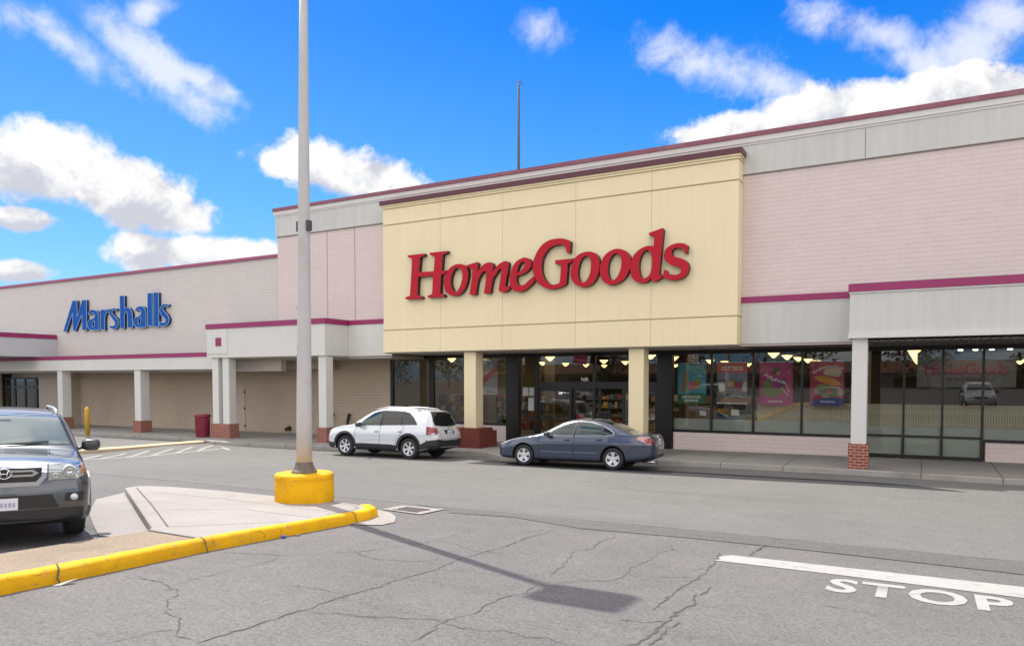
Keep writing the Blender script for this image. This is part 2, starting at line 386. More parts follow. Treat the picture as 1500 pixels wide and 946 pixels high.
# ------------------------------------------------------------------ shared materials
M_ASPH = asphalt_mat('old_asphalt', (0.135, 0.13, 0.126), (0.163, 0.155, 0.148))
M_ASPH2 = asphalt_mat('lane_asphalt', (0.145, 0.142, 0.134), (0.168, 0.164, 0.154))
M_ASPH3 = asphalt_mat('sealed_asphalt', (0.115, 0.112, 0.105), (0.13, 0.126, 0.117), (0.16, 0.155, 0.15))
M_ASPH4 = asphalt_mat('shade_toned_asphalt', (0.03, 0.031, 0.034), (0.038, 0.039, 0.042), (0.06, 0.06, 0.06))  # asphalt darkened to the tone of road in shadow
M_CRACK = mat('crack', (0.078, 0.074, 0.07), 0.95)
M_CONC = mat('pale_concrete', (0.315, 0.29, 0.265), 0.85, var=0.2, vscale=1.2, bump=0.25, bscale=70, speck=0.4, sscale=38, damt=0.8, dirt=(0.29, 0.26, 0.22))
M_WALK = mat('walk_concrete', (0.29, 0.28, 0.25), 0.85, var=0.16, vscale=0.8, bump=0.25, bscale=70, speck=0.15, damt=0.4, dirt=(0.19, 0.18, 0.16))
M_KERB = mat('kerb_concrete', (0.33, 0.31, 0.275), 0.85, var=0.2, vscale=2, bump=0.3, bscale=60, speck=0.2, damt=0.5, dirt=(0.17, 0.155, 0.135))
M_TAN = mat('tan_aggregate', (0.27, 0.21, 0.145), 0.9, var=0.12, vscale=1.5, bump=0.5, bscale=90, speck=0.9, sscale=42, damt=.5, dirt=(.17, .135, .1), dscale=1.2)
M_SAND = mat('sand_kerb', (0.55, 0.43, 0.27), 0.85, var=0.15, vscale=2, bump=0.3)
M_YEL = yellow_mat()
M_WPAINT = mat('road_paint', (0.375, 0.365, 0.34), 0.7, var=0.12, vscale=3, speck=0.4, sscale=60, damt=0.75, dirt=(0.24, 0.235, 0.225), dscale=7)
M_WTHIN = mat('thin_road_paint', (0.5, 0.49, 0.47), 0.7, var=0.15, vscale=5, speck=0.2, damt=0.5, dirt=(0.25, 0.25, 0.24), dscale=5)
M_JOINT = mat('joint', (0.13, 0.115, 0.1), 0.95)
M_REDLINE = mat('red_line', (0.3, 0.08, 0.07), 0.8, var=0.2)
M_PINKB = brick_mat('painted_pink_brick', (0.70, 0.585, 0.55), (0.685, 0.57, 0.535), (0.635, 0.525, 0.495), 0.42, 0.135, 0.010, dirtc=(0.52, 0.43, 0.42), damt=0.35, course=0.11, bump=.25)
M_WHITEB = brick_mat('painted_white_brick', (0.635, 0.59, 0.55), (0.62, 0.575, 0.535), (0.57, 0.525, 0.49), 0.42, 0.135, 0.010, dirtc=(0.44, 0.42, 0.40), damt=0.4, course=0.15, bump=.3)
M_TANB = brick_mat('painted_tan_brick', (0.53, 0.43, 0.335), (0.515, 0.415, 0.32), (0.46, 0.37, 0.285), 0.42, 0.135, 0.010, dirtc=(0.32, 0.255, 0.21), damt=0.35, course=0.24, bump=.3)
M_RBRICK = brick_mat('red_brick', (0.30, 0.07, 0.04), (0.24, 0.055, 0.032), (0.42, 0.34, 0.29), 0.215, 0.085, 0.011, var=0.2)
M_DBRICK = brick_mat('dark_red_brick', (0.19, 0.045, 0.034), (0.16, 0.038, 0.03), (0.15, 0.06, 0.045), 0.215, 0.085, 0.006, var=0.15)
M_WHITE = mat('white_stucco', (0.64, 0.63, 0.59), 0.75, var=0.05, vscale=0.8, streak=0.07, bump=0.12, bscale=90, damt=0.18, dirt=(0.5, 0.49, 0.46), dscale=0.5)
M_GREYST = mat('grey_stucco', (0.575, 0.57, 0.53), 0.75, var=0.05, vscale=0.8, streak=0.16, bump=0.12, bscale=90, damt=.25, dirt=(.45, .45, .42), dscale=.6)
M_TRIM = mat('cornice_trim', (0.68, 0.655, 0.61), 0.7, var=0.06, streak=0.05)
M_CREAM = mat('cream_stucco', (0.83, 0.71, 0.45), 0.78, var=0.035, vscale=0.6, streak=0.06, bump=0.15, bscale=110, damt=0.2, dirt=(0.67, 0.57, 0.37), dscale=0.4)
M_CREAMG = mat('cream_groove', (0.70, 0.60, 0.38), 0.85)
M_MAROON = mat('maroon_metal', (0.285, 0.02, 0.105), 0.45, var=0.1, vscale=1.5, streak=0.06)
M_DMAROON = mat('dark_maroon_metal', (0.10, 0.022, 0.03), 0.4, var=0.12, vscale=1.5)
M_PMAROON = mat('faded_maroon_metal', (0.25, 0.075, 0.105), 0.5, var=0.2, vscale=1.2, damt=0.4, dirt=(0.38, 0.2, 0.22), dscale=1.5)
M_BRONZE = mat('dark_bronze_metal', (0.016, 0.015, 0.015), 0.35, metal=0.3)
M_SOFF = mat('grey_soffit', (0.13, 0.125, 0.12), 0.6)
M_SOFF2 = mat('beige_soffit', (0.42, 0.39, 0.34), 0.8, var=0.05)
M_BLACK = mat('black_void', (0.006, 0.006, 0.006), 0.9)
M_ROOF = mat('roofing', (0.2, 0.2, 0.2), 0.9)
M_GLASS = glass_mat('store_glass', 0.88, 0.042)
M_FROST = mat('frosted_film', (0.36, 0.37, 0.33), 0.45, var=0.05, vscale=1.0)
M_LAMP = mat('lamp_glow', (1, 0.8, 0.4), 0.5, emit=(1.0, 0.72, 0.24), es=1.5)
M_LAMPW = mat('lamp_glow_white', (1, 0.95, 0.85), 0.5, emit=(1.0, 0.9, 0.7), es=5)
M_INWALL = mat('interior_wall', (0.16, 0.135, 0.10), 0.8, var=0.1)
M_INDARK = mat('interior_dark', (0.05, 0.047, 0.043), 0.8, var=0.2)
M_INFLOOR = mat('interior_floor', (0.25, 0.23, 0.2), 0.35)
M_SLAT = mat('pale_slats', (0.62, 0.54, 0.38), 0.7, var=0.1)
M_STEEL = mat('galvanised_steel', (0.42, 0.42, 0.43), 0.45, metal=0.5, var=0.1, vscale=3)
M_POLE = mat('weathered_pole_paint', (0.50, 0.485, 0.465), 0.55, var=0.1, vscale=2.5, streak=0.12, damt=0.35, dirt=(0.40, 0.33, 0.28), dscale=2.0)

# ------------------------------------------------------------------ ground
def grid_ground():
    xs = [-900, -300, -120, -70, -45] + list(range(-40, 10, 5)) + [10, 30, 70, 150, 400, 900]
    ys = [-900, -300, -120, -60, -30, -15, -5, 0, 4, 8, 12, 16, 19.3, 20.3, 21.3, 22.5, 26, 40, 80, 200, 900]
    bm = BM(); v = [[bm.verts.new((x, y, zr(x, y))) for y in ys] for x in xs]
    for i in range(len(xs) - 1):
        for j in range(len(ys) - 1): bm.faces.new((v[i][j], v[i + 1][j], v[i + 1][j + 1], v[i][j + 1]))
    return bm
tag(obj('parking_lot', grid_ground(), M_ASPH), kind='structure')
KERB = [(-75, 21.3), (-40.4, 21.4), (-37.3, 21.7), (-33.3, 22.0), (-29.7, 22.0), (-28.0, 21.7), (-26.7, 21.1), (-25, 20.95), (-23.7, 21.25), (-20.7, 21.4), (-17.8, 21.66), (-15, 22.1), (-14.2, 22.3),
        (-13.5, 22.1), (-12.8, 21.55), (-12.3, 21.15), (-11.5, 21.2), (-10, 21.8), (-8.5, 22.2), (-7.2, 22.27), (-5, 22.36), (-3.8, 22.3), (-1.8, 22.28), (0, 22.15), (1.65, 22.0), (22, 22.0)]
def off(pl, d): return [(x, y + d) for x, y in pl]
# lane of newer asphalt along the shops, a sealed strip at its edge and a painted shadow band near the kerb
lane = [(-75, 11.5), (-16, 11.5), (-11, 11.5), (10, 11.52), (60, 11.5)]
ground_sheet('lane', [(-75, 11.45), (-9.3, 11.45), (-7, 11.5), (60, 11.5)] + off(KERB[::-1], 0.02), M_ASPH2, 0.004)
ground_sheet('lane_edge_strip', [(-7.4, 10.85), (-6.2, 11.05), (-4.7, 10.62), (-3.1, 10.75), (-1.2, 10.72), (1.1, 10.55), (8, 10.5), (60, 10.5), (60, 11.5), (-7, 11.5), (-8.6, 11.45), (-7.6, 11.1)], M_ASPH3, 0.008)
ground_sheet('painted_shade_band', [(-12.5, 19.3), (-7.4, 19.28), (-6.3, 19.3), (-4, 19.38), (-1.3, 19.6), (0.2, 19.55), (0.9, 19.5), (0.45, 19.9), (-0.2, 20.5), (-1.2, 20.75), (-4, 20.7), (-12.5, 20.7)], M_ASPH4, 0.009)
CR = [
 (0.012,[(-7.65,4.84),(-7.19,4.91),(-7.06,4.92),(-6.78,4.82),(-6.60,4.78),(-6.43,4.65),(-6.35,4.50),(-6.21,4.39),(-6.03,4.32),(-6.01,4.22),(-5.86,4.18),(-5.72,4.17),(-5.60,4.05),(-5.42,3.92),(-5.32,3.84),(-5.20,3.83),(-5.04,3.81)]),
 (0.007,[(-6.81,4.90),(-6.86,5.25),(-6.90,5.77),(-6.90,6.31),(-7.03,6.55)]),
 (0.009,[(-7.88,6.30),(-7.58,6.39),(-7.23,6.55),(-7.03,6.55),(-6.84,6.85),(-6.40,7.23),(-6.26,7.60)]),
 (0.020,[(-5.00,3.78),(-5.01,4.00),(-4.98,4.22),(-5.00,4.49),(-5.01,4.75),(-4.98,4.94),(-5.02,5.27),(-5.00,5.61),(-5.00,5.83),(-4.96,6.02)]),
 (0.009,[(-5.80,5.54),(-5.42,5.56),(-5.23,5.57),(-4.99,5.57)]),
 (0.009,[(-4.98,4.94),(-4.84,4.89),(-4.65,5.00),(-4.41,5.05),(-4.25,5.15)]),
 (0.006,[(-5.60,3.44),(-5.56,3.60),(-5.55,3.80),(-5.43,3.91)]),
 (0.006,[(-6.37,7.22),(-6.07,7.09),(-5.78,7.02)]),
 (0.015,[(-4.98,5.41),(-4.99,5.70),(-4.96,5.94),(-5.00,6.30),(-4.98,6.67),(-4.95,6.98),(-5.05,7.52),(-5.02,7.80),(-5.04,8.14),(-4.97,8.49),(-5.01,9.02),(-5.06,9.55),(-5.01,9.93),(-5.02,10.54)]),
 (0.008,[(-6.55,7.13),(-6.41,7.28),(-6.25,7.64),(-6.08,8.02),(-6.05,8.32),(-6.03,8.68),(-6.04,9.08),(-6.05,9.58),(-6.20,9.73)]),
 (0.008,[(-7.86,8.98),(-7.37,9.29),(-7.03,9.71),(-6.84,10.07),(-6.49,10.20),(-6.42,10.43),(-6.05,10.22),(-5.73,10.49),(-5.02,10.54),(-4.57,10.53),(-4.15,10.61)]),
 (0.008,[(-5.82,8.48),(-5.58,8.39),(-5.13,8.15),(-4.76,8.28),(-4.25,8.48),(-3.96,8.43),(-3.91,8.54)]),
 (0.008,[(-6.37,7.22),(-6.11,7.08),(-5.82,7.08),(-5.56,7.12),(-5.36,7.25),(-5.08,7.25)]),
 (0.007,[(-4.91,7.00),(-4.56,7.09),(-4.18,7.14),(-3.76,7.36),(-3.56,7.43)]),
 (0.016,[(-3.60,4.69),(-3.57,4.84),(-3.67,5.23),(-3.66,5.47),(-3.61,5.74),(-3.68,6.08),(-3.65,6.34),(-3.56,6.57),(-3.60,6.96)]),
 (0.011,[(-4.62,5.02),(-4.37,5.05),(-4.17,5.18),(-3.96,5.22),(-3.81,5.34),(-3.66,5.27),(-3.46,5.23),(-3.22,5.28),(-3.10,5.37),(-2.86,5.31),(-2.70,5.36),(-2.47,5.33)]),
 (0.012,[(-3.67,7.37),(-3.74,7.76),(-3.87,8.29),(-4.06,8.86),(-3.91,9.19),(-4.03,9.68),(-3.97,10.16)]),
 (0.006,[(-3.60,7.05),(-3.40,7.23),(-3.23,7.44),(-2.96,7.57)]),
 (0.028,[(-2.07,5.53),(-2.01,5.67),(-1.97,5.96),(-1.99,6.28),(-1.99,6.45),(-2.00,6.88),(-1.93,7.09),(-2.02,7.44),(-1.96,7.63),(-1.97,7.94)]),
 (0.020,[(-1.91,5.64),(-1.90,5.91),(-1.90,6.17),(-1.89,6.42)]),
 (0.016,[(-2.37,6.21),(-2.25,6.22),(-2.10,6.26),(-2.00,6.39)]),
 (0.020,[(-2.24,6.66),(-2.23,7.01),(-2.25,7.52),(-2.24,7.85),(-2.22,8.27),(-2.21,8.61),(-2.27,9.21),(-2.36,9.95)]),
 (0.010,[(-3.29,7.40),(-3.04,7.51),(-2.96,7.75),(-3.04,8.38),(-3.00,8.91),(-3.06,9.42),(-2.96,9.74),(-3.11,10.06)]),
 (0.010,[(-2.97,8.02),(-2.85,7.91),(-2.64,8.02),(-2.28,8.22)]),
 (0.009,[(-3.00,8.68),(-2.74,8.63),(-2.33,8.69),(-2.26,8.84)]),
 (0.020,[(-1.98,9.78),(-1.97,10.14),(-1.94,10.56),(-1.94,10.88)]),
 (0.014,[(-5.08,11.39),(-4.54,11.51),(-3.93,11.49),(-3.54,11.45),(-3.14,11.50),(-2.80,11.55),(-2.42,11.50),(-2.05,11.50),(-1.78,11.38),(-1.32,11.59)]),
 (0.007,[(-3.97,9.35),(-4.04,9.97),(-3.99,10.24),(-4.14,10.56)]),
 (0.008,[(-0.86,7.78),(-0.66,7.71),(-0.48,7.68),(-0.30,7.63)]),
 (0.010,[(-0.51,11.51),(0.00,11.44),(0.53,11.39),(1.16,11.46)]),
 (0.012,[(-1.40,8.60),(-1.35,8.75)]),
]
def crack_mesh():
    bm = BM(); r = random.Random(3)
    for wd, pts in CR:
        P = []
        for a, b in zip(pts, pts[1:]):
            n = max(2, int(math.hypot(b[0] - a[0], b[1] - a[1]) / 0.06))
            for i in range(n):
                t = i / n; P.append((a[0] + (b[0] - a[0]) * t, a[1] + (b[1] - a[1]) * t))
        P.append(pts[-1])
        P = [(x + r.gauss(0, .014), y + r.gauss(0, .014)) for x, y in P]
        prev = None
        for i, (x, y) in enumerate(P):
            a, b = P[max(i - 1, 0)], P[min(i + 1, len(P) - 1)]
            dx, dy = b[0] - a[0], b[1] - a[1]; l = math.hypot(dx, dy) or 1
            w = wd * 0.85 * (0.18 + 0.75 * r.random() ** 1.5) * min(1, 0.3 + 6 * min(i, len(P) - 1 - i) / len(P))
            q = [bm.verts.new((x - dy / l * s * w, y + dx / l * s * w, zr(x, y) + (0.012 if y > 10.35 else 0.004))) for s in (1, -1)]
            if prev: bm.faces.new((prev[0], prev[1], q[1], q[0]))
            prev = q
    bm.normal_update()
    for f in bm.faces:
        if f.normal.z < 0: f.normal_flip()
    return bm
tag(obj('pavement_cracks', crack_mesh(), M_CRACK), kind='structure')
# painted marks
ground_sheet('stop_line', [(-2.32, 9.33), (-2.24, 9.42), (-2.30, 9.55), (-2.26, 9.7), (-2.18, 9.79), (-1, 9.79), (2.4, 9.8), (2.4, 9.22), (1, 9.2), (-1, 9.31)], M_WPAINT, 0.006)
def stop_word():
    bm = text_bm('STOP', 0.86, lambda a, b: (a, b, 0), bold=0.03, spacing=1.1)
    xa, xb = min(v.co.x for v in bm.verts), max(v.co.x for v in bm.verts); ya, yb = min(v.co.y for v in bm.verts), max(v.co.y for v in bm.verts)
    for v in bm.verts: v.co.x = -.90 + 1.72 * (v.co.x - xa) / (xb - xa); v.co.y = 8.40 + .70 * (v.co.y - ya) / (yb - ya)
    for v in bm.verts: v.co.z = zr(v.co.x, v.co.y) + 0.006
    for f in bm.faces:
        f.normal_update()
        if f.normal.z < 0: f.normal_flip()
    return bm
tag(obj('stop_lettering', stop_word(), M_WPAINT), kind='structure')
HAT = [((-24.0, 14.0), (-25.5, 15.6)), ((-23.9, 14.6), (-25.6, 16.6)), ((-23.9, 15.5), (-25.7, 17.6)), ((-23.95, 16.5), (-25.7, 18.6)), ((-24.0, 17.5), (-25.7, 19.5)), ((-23.95, 18.4), (-26.0, 20.7)), ((-23.2, 19.2), (-24.6, 20.0))]
for a, b in HAT:
    ground_sheet('hatch_line', [a, (a[0] + .0, a[1] - .16), (b[0], b[1] - .16), b], M_WPAINT, 0.0085)
ground_sheet('hatch_border', [(-23.8, 11.8), (-23.7, 11.8), (-23.85, 19.3), (-23.95, 19.3)], M_WTHIN, 0.0085)

# pavement in front of the shops with its kerb and joints
def strip_prism(name, top, m, depth, h, mi_front=None, parent=None):
    bm = BM(); fill(bm, [top], lambda a, b: (a, b, 0))
    for xv in (-45, 10):
        bmesh.ops.bisect_plane(bm, geom=bm.verts[:] + bm.edges[:] + bm.faces[:], plane_co=(xv, 0, 0), plane_no=(1, 0, 0))
    for v in bm.verts: v.co.z = h(v.co.x, v.co.y)
    bm.normal_update()
    for f in bm.faces:
        if f.normal.z < 0: f.normal_flip()
    be = [e for e in bm.edges if e.is_boundary]
    r = bmesh.ops.extrude_edge_only(bm, edges=be)
    for v in [x for x in r['geom'] if isinstance(x, bmesh.types.BMVert)]: v.co.z -= depth
    bmesh.ops.recalc_face_normals(bm, faces=bm.faces[:])
    return obj(name, bm, m, parent, bevel=0.02)
o = strip_prism('sidewalk', off(KERB, 0.17) + [(22, 26.6), (-75, 26.6)], M_WALK, 0.3, lambda x, y: zs(x)); tag(o, kind='structure')
o = strip_prism('kerb', KERB + off(KERB[::-1], 0.165), M_KERB, 0.35, lambda x, y: zs(x) + 0.004); tag(o, kind='structure')
bm = BM()
for x in (-5.35, -3.55, -0.05, 1.75, 3.55, 5.4, -7.3, -9.2, -11.2, -18.3, -20.5, -22.5, -24.4, -26.5, -30, -33):
    y0 = np.interp(x, [k[0] for k in KERB], [k[1] for k in KERB])
    box(bm, x - 0.012, x + 0.012, y0 + 0.18, 26.3, zs(x) - 0.01, zs(x) + 0.004)
    box(bm, x - 0.012, x + 0.012, y0 - 0.006, y0 + 0.16, zs(x) - 0.14, zs(x) + 0.009)
tag(obj('sidewalk_joints', bm, M_JOINT), kind='structure')
ground_sheet('red_kerb_line', [(-1.3, 22.54), (0, 22.42), (1.7, 22.26), (22, 22.26), (22, 22.30), (1.7, 22.30), (0, 22.46), (-1.3, 22.58)], M_REDLINE, 0.006, h=zs)
# low sand-coloured kerb left of the hatching
def zf(dz): return lambda x, y: zr(x, y) + dz
o = strip_prism('sand_kerb', [(-28.3, 21.95), (-27.4, 21.3), (-26.75, 17.3), (-26.3, 13.2), (-27.0, 13.2), (-27.5, 17.5)], M_SAND, 0.25, zf(0.10)); tag(o, kind='structure')

# traffic island: concrete nose, tan walk, yellow kerb
ISL = [(-9.45, 6.45), (-14.25, 9.15), (-14.40, 9.45), (-14.2, 9.68), (-13.7, 9.85), (-12.5, 9.98), (-10.5, 9.98), (-9.2, 10.02), (-8.65, 9.93), (-8.36, 9.72), (-8.24, 9.4), (-8.2, 8.8), (-8.23, 6.25), (-9.3, 6.28)]
o = strip_prism('concrete_island', ISL, M_CONC, 0.4, zf(0.15)); tag(o, kind='structure')
TAN = [(-8.235, 6.245), (-9.28, 6.27), (-9.25, 4.6), (-9.1, 2.6), (-9.1, -12), (-8.05, -12), (-8.05, 3.5), (-8.12, 4.6)]
o = strip_prism('tan_walk', TAN, M_TAN, 0.4, zf(0.148)); tag(o, kind='structure')
EDGE = [(-9.30, 6.27), (-9.27, 4.6), (-9.12, 2.6), (-9.12, -12), (-9.24, -12), (-9.24, 2.6), (-9.4, 4.6), (-9.44, 6.4)]
o = strip_prism('edging', EDGE, M_KERB, 0.4, zf(0.12)); tag(o, kind='structure')
YK_in = [(-8.05, -12), (-8.05, 3.5), (-8.12, 4.6), (-8.23, 6.25), (-8.2, 8.8), (-8.24, 9.4), (-8.38, 9.72), (-8.68, 9.93)]
YK_out = [(-7.86, -12), (-7.84, 3.5), (-7.9, 4.6), (-8.02, 6.25), (-8.0, 8.8), (-8.03, 9.42), (-8.2, 9.83), (-8.55, 10.1)]
def yellow_kerb():
    bm = BM()
    I = [np.array(p) for p in YK_in]; O = [np.array(p) for p in YK_out]
    def dens(P):
        out = []
        for a, b in zip(P, P[1:]):
            n = 14 if np.linalg.norm(b - a) > 3 else 6
            out += [a + (b - a) * i / n for i in range(n)]
        return out + [P[-1]]
    I, O = dens(I), dens(O); rr = random.Random(5)
    prof = [(0.0, -0.2), (0.0, .152), (.15, .163), (.62, .165), (.86, .155), (.97, .125), (1.03, .05), (1.06, -.25)]
    rings = []
    for a, b in zip(I, O):
        ring = []
        for t, h in prof:
            p = a + (b - a) * t
            w = rr.gauss(0, .0035) if 0.1 < t < 1.04 else 0
            ring.append(bm.verts.new((p[0] + w, p[1], zr(p[0], p[1]) + h + (w if h > 0 else 0))))
        rings.append(ring)
    for a, b in zip(rings, rings[1:]):
        for i in range(len(prof) - 1): bm.faces.new((a[i], b[i], b[i + 1], a[i + 1]))
    bm.faces.new(rings[-1]); bmesh.ops.recalc_face_normals(bm, faces=bm.faces[:])
    return bm
tag(obj('yellow_kerb', yellow_kerb(), M_YEL, smooth=True), kind='structure')
bm = BM()
for (xa, ya, xb, yb, w) in ((-8.25, 6.28, -7.98, 6.2, .009), (-8.16, 4.42, -7.86, 4.3, .009), (-8.22, 9.12, -7.99, 9.05, .008), (-8.1, 2.4, -7.82, 2.35, .012)):
    n = 9; pr = None
    prof = [(0.0, .156), (.3, .17), (.6, .171), (.84, .162), (.96, .135), (1.035, .06), (1.06, .0)]
    for t, h in prof:
        x = xa + (xb - xa) * t; y = ya + (yb - ya) * t + rng.gauss(0, .012)
        z = zr(x, y) + h
        q = (bm.verts.new((x + .006, y - w, z)), bm.verts.new((x + .006, y + w, z)))
        if pr: bm.faces.new((pr[0], pr[1], q[1], q[0]))
        pr = q
tag(obj('kerb_cracks', bm, M_CRACK), kind='structure')
# joints scored in the island, gutter apron round its nose, gutter on the parking side
bm = BM()
def score(pts, w=.008, dz=.156):
    for a, b in zip(pts, pts[1:]):
        d = Vector((b[0] - a[0], b[1] - a[1])).normalized(); nx, ny = -d.y * w, d.x * w
        q = [(a[0] + nx, a[1] + ny), (a[0] - nx, a[1] - ny), (b[0] - nx, b[1] - ny), (b[0] + nx, b[1] + ny)]
        f = bm.faces.new([bm.verts.new((x, y, zr(x, y) + dz)) for x, y in q]); f.normal_update()
        if f.normal.z < 0: f.normal_flip()
score([(-9.3, 6.6), (-11.6, 7.92), (-14.1, 9.3)], .012); score([(-9.3, 6.6), (-8.25, 7.9)], .006); score([(-13.0, 9.0), (-11.2, 9.1), (-8.5, 9.0)], .005)
score([(-9.28, 6.285), (-8.25, 6.26)], .01); score([(-10.9, 7.6), (-9.8, 8.4), (-8.3, 8.35)], .005); score([(-11.6, 8.6), (-11.3, 9.2), (-11.5, 9.6)], .004); score([(-8.32, 8.7), (-8.33, 9.35), (-8.45, 9.63), (-8.75, 9.82), (-9.3, 9.9)], .006)
tag(obj('island_joints', bm, M_JOINT), kind='structure')
ground_sheet('gutter_apron', [(-8.0, 8.9), (-7.75, 8.95), (-7.5, 9.1), (-7.52, 9.45), (-7.85, 9.9), (-8.25, 10.25), (-8.8, 10.45), (-9.0, 10.0), (-8.5, 9.6)], M_CONC, 0.012)
ground_sheet('gutter', [(-9.5, 6.5), (-14.3, 9.2), (-14.6, 9.4), (-14.0, 8.4), (-12.4, 7.3), (-10.9, 6.5), (-10.15, 6.12), (-9.45, 6.3)], M_CONC, 0.014)

# ------------------------------------------------------------------ main store building
YW = 26.3
store = tag(empty('store_building', (-3, 24, 0)), 'tall pink painted brick store with a cream entrance panel, grey cornice and glass front', 'building')
def P(name, bm, m, parent=store, **k): return obj(name, bm, m, parent, **k)
XR = 22.0
P('upper_wall', bx(-25.7, XR, 24.0, 24.3, 3.66, 9.05), M_PINKB)
bm = BM()
for x in (-22.70, -21.14): box(bm, x - .018, x + .018, 23.994, 24.01, 5.12, 9.04)
P('control_joint', bm, mat('pink_joint', (0.42, 0.27, 0.27), 0.9))
bm = bx(-25.76, XR, 23.95, 24.3, 9.05, 9.93)
P('cornice', bm, M_GREYST)
bm = bx(-25.79, XR, 23.93, 24.3, 9.932, 10.0); box(bm, -25.84, XR, 23.90, 24.3, 10.002, 10.17)
P('cornice_trim', bm, M_TRIM)
bm = bx(-25.87, XR, 23.86, 24.34, 10.172, 10.31)
P('coping', bm, M_PMAROON)
bm = BM()
for x in (-1.65, 6.0, 13.0): box(bm, x - .008, x + .008, 23.944, 23.96, 9.06, 9.92)
box(bm, -25.7, XR, 23.955, 24.0, 9.02, 9.048)
P('cornice_joint', bm, mat('grey_joint', (0.22, 0.19, 0.17), 0.9))
# body of the building behind the front wall
bm = bx(-25.6, XR, 24.31, 24.5, 4.3, 10.0)
box(bm, -25.6, XR, 24.5, 70, 9.3, 9.5); box(bm, -25.6, -25.4, 26.6, 70, -.5, 9.3); box(bm, XR - .2, XR, 24.5, 70, -.5, 9.3)
P('roof', bm, M_ROOF)
# cream panel: separate rendered fields with grooves between
CX0, CX1 = -19.12, -5.13
P('panel_core', bx(CX0 + .03, CX1 - .03, 23.43, 23.99, 3.72, 9.42), M_CREAMG)
vx = [CX0, -16.33, -13.57, -10.64, -7.92, CX1]; zz = [(3.70, 4.56), (4.61, 8.745), (8.795, 9.40)]
bm = BM()
for i in range(5):
    for z0, z1 in zz:
        gx = .005
        y0 = 23.37 if z0 < 4 else 23.4
        box(bm, vx[i] + (gx if i else 0), vx[i + 1] - (gx if i < 4 else 0), y0, 23.44, z0, z1)
# returns of the panel
for x0, x1 in ((CX0 + .001, CX0 + .05), (CX1 - .05, CX1 - .001)):
    for z0, z1 in zz: box(bm, x0, x1, 23.442, 23.985, z0 + .001, z1 - .001)
P('entrance_panel', bm, M_CREAM)
M_GRV = mat('cream_reveal', (0.42, 0.34, 0.18), .85)
for z in (4.585, 8.77): P('panel_groove', bx(CX0 + .02, CX1 - .02, 23.415, 23.429, z - .022, z + .022), M_GRV)
bm = bx(CX0 - .03, CX1 + .03, 23.36, 23.99, 9.42, 9.475); box(bm, CX0 - .06, CX1 + .06, 23.33, 23.99, 9.495, 9.56); box(bm, CX0 + .01, CX1 - .01, 23.38, 23.99, 9.474, 9.496)
P('panel_trim', bm, M_CREAM)
P('panel_coping', bx(CX0 - .1, CX1 + .1, 23.29, 23.985, 9.562, 9.735), M_DMAROON)
P('panel_soffit', bx(CX0 + .02, CX1 - .02, 23.45, 26.2, 3.665, 3.70), M_SOFF2)
# fascias between panel and canopies
P('fascia', bx(-21.45, CX0 - .01, 23.93, 24.0, 3.60, 4.92), M_WHITE); P('fascia_band', bx(-21.45, CX0 - .005, 23.90, 24.0, 4.922, 5.11), M_MAROON)
bm = bx(CX1 + .01, -1.88, 23.93, 24.0, 3.73, 4.96); P('fascia', bm, M_GREYST)
P('fascia_trim', bx(CX1 + .01, -1.88, 23.915, 24.0, 4.962, 5.01), M_TRIM); P('fascia_band', bx(CX1 + .01, -1.88, 23.89, 24.0, 5.012, 5.205), M_MAROON)
# right canopy
P('canopy', bx(-1.87, XR, 22.5, 23.99, 3.90, 4.98), M_GREYST)
bm = bx(-1.90, XR, 22.46, 23.99, 3.75, 3.898); box(bm, -1.89, XR, 22.47, 23.99, 4.982, 5.03); P('canopy_trim', bm, M_WHITE)
P('canopy_band', bx(-1.91, XR, 22.45, 23.99, 5.032, 5.245), M_MAROON)
# left canopy with its square emblem panel
P('canopy', bx(-28.7, -21.46, 22.5, 23.99, 3.60, 4.90), M_WHITE)
P('canopy_band', bx(-28.73, -21.42, 22.46, 23.99, 4.902, 5.115), M_MAROON)
P('canopy_panel', bx(-28.66, -27.31, 22.47, 22.499, 3.77, 4.87), M_WHITE)
P('square_emblem', bx(-28.05, -27.68, 22.45, 22.469, 4.12, 4.49), M_MAROON)
bm = bx(-28.6, -19.2, 24.01, 26.29, 3.50, 3.62); box(bm, -28.6, -21.5, 22.7, 24.0, 3.55, 3.599); P('soffit', bm, M_SOFF2)
P('ceiling_beam', bx(-28.5, -24.2, 25.2, 26.28, 3.1, 3.498), mat('tan_soffit', (0.44, 0.39, 0.31), 0.8, var=0.05))
bm = BM(); x = -5.2
while x < XR:
    box(bm, x, x + .19, 22.62 if x > -1.9 else 24.02, 26.29, 3.66, 3.69); x += .215
P('slatted_soffit', bm, M_SOFF)
P('soffit_void', bx(-5.2, XR, 24.02, 26.29, 3.70, 3.73), M_BLACK)
P('canopy_roof', bx(-28.7, -21.46, 22.5, 23.98, 5.117, 5.13), M_ROOF); P('canopy_roof', bx(-1.88, XR, 22.49, 23.98, 5.247, 5.26), M_ROOF)
# downlights in the soffit over the entrance
for x, y in ((-18.4, 25.0), (-15.9, 25.2), (-12.9, 25.2), (-10.6, 25.2), (-8.0, 25.2), (-5.9, 24.9)):
    P('downlight', lathe(BM(), [(.0, 3.655), (.12, 3.655), (.13, 3.664)], 16, (x, y, 0)), mat('downlight_lens', (0.8, 0.78, 0.72), 0.3))
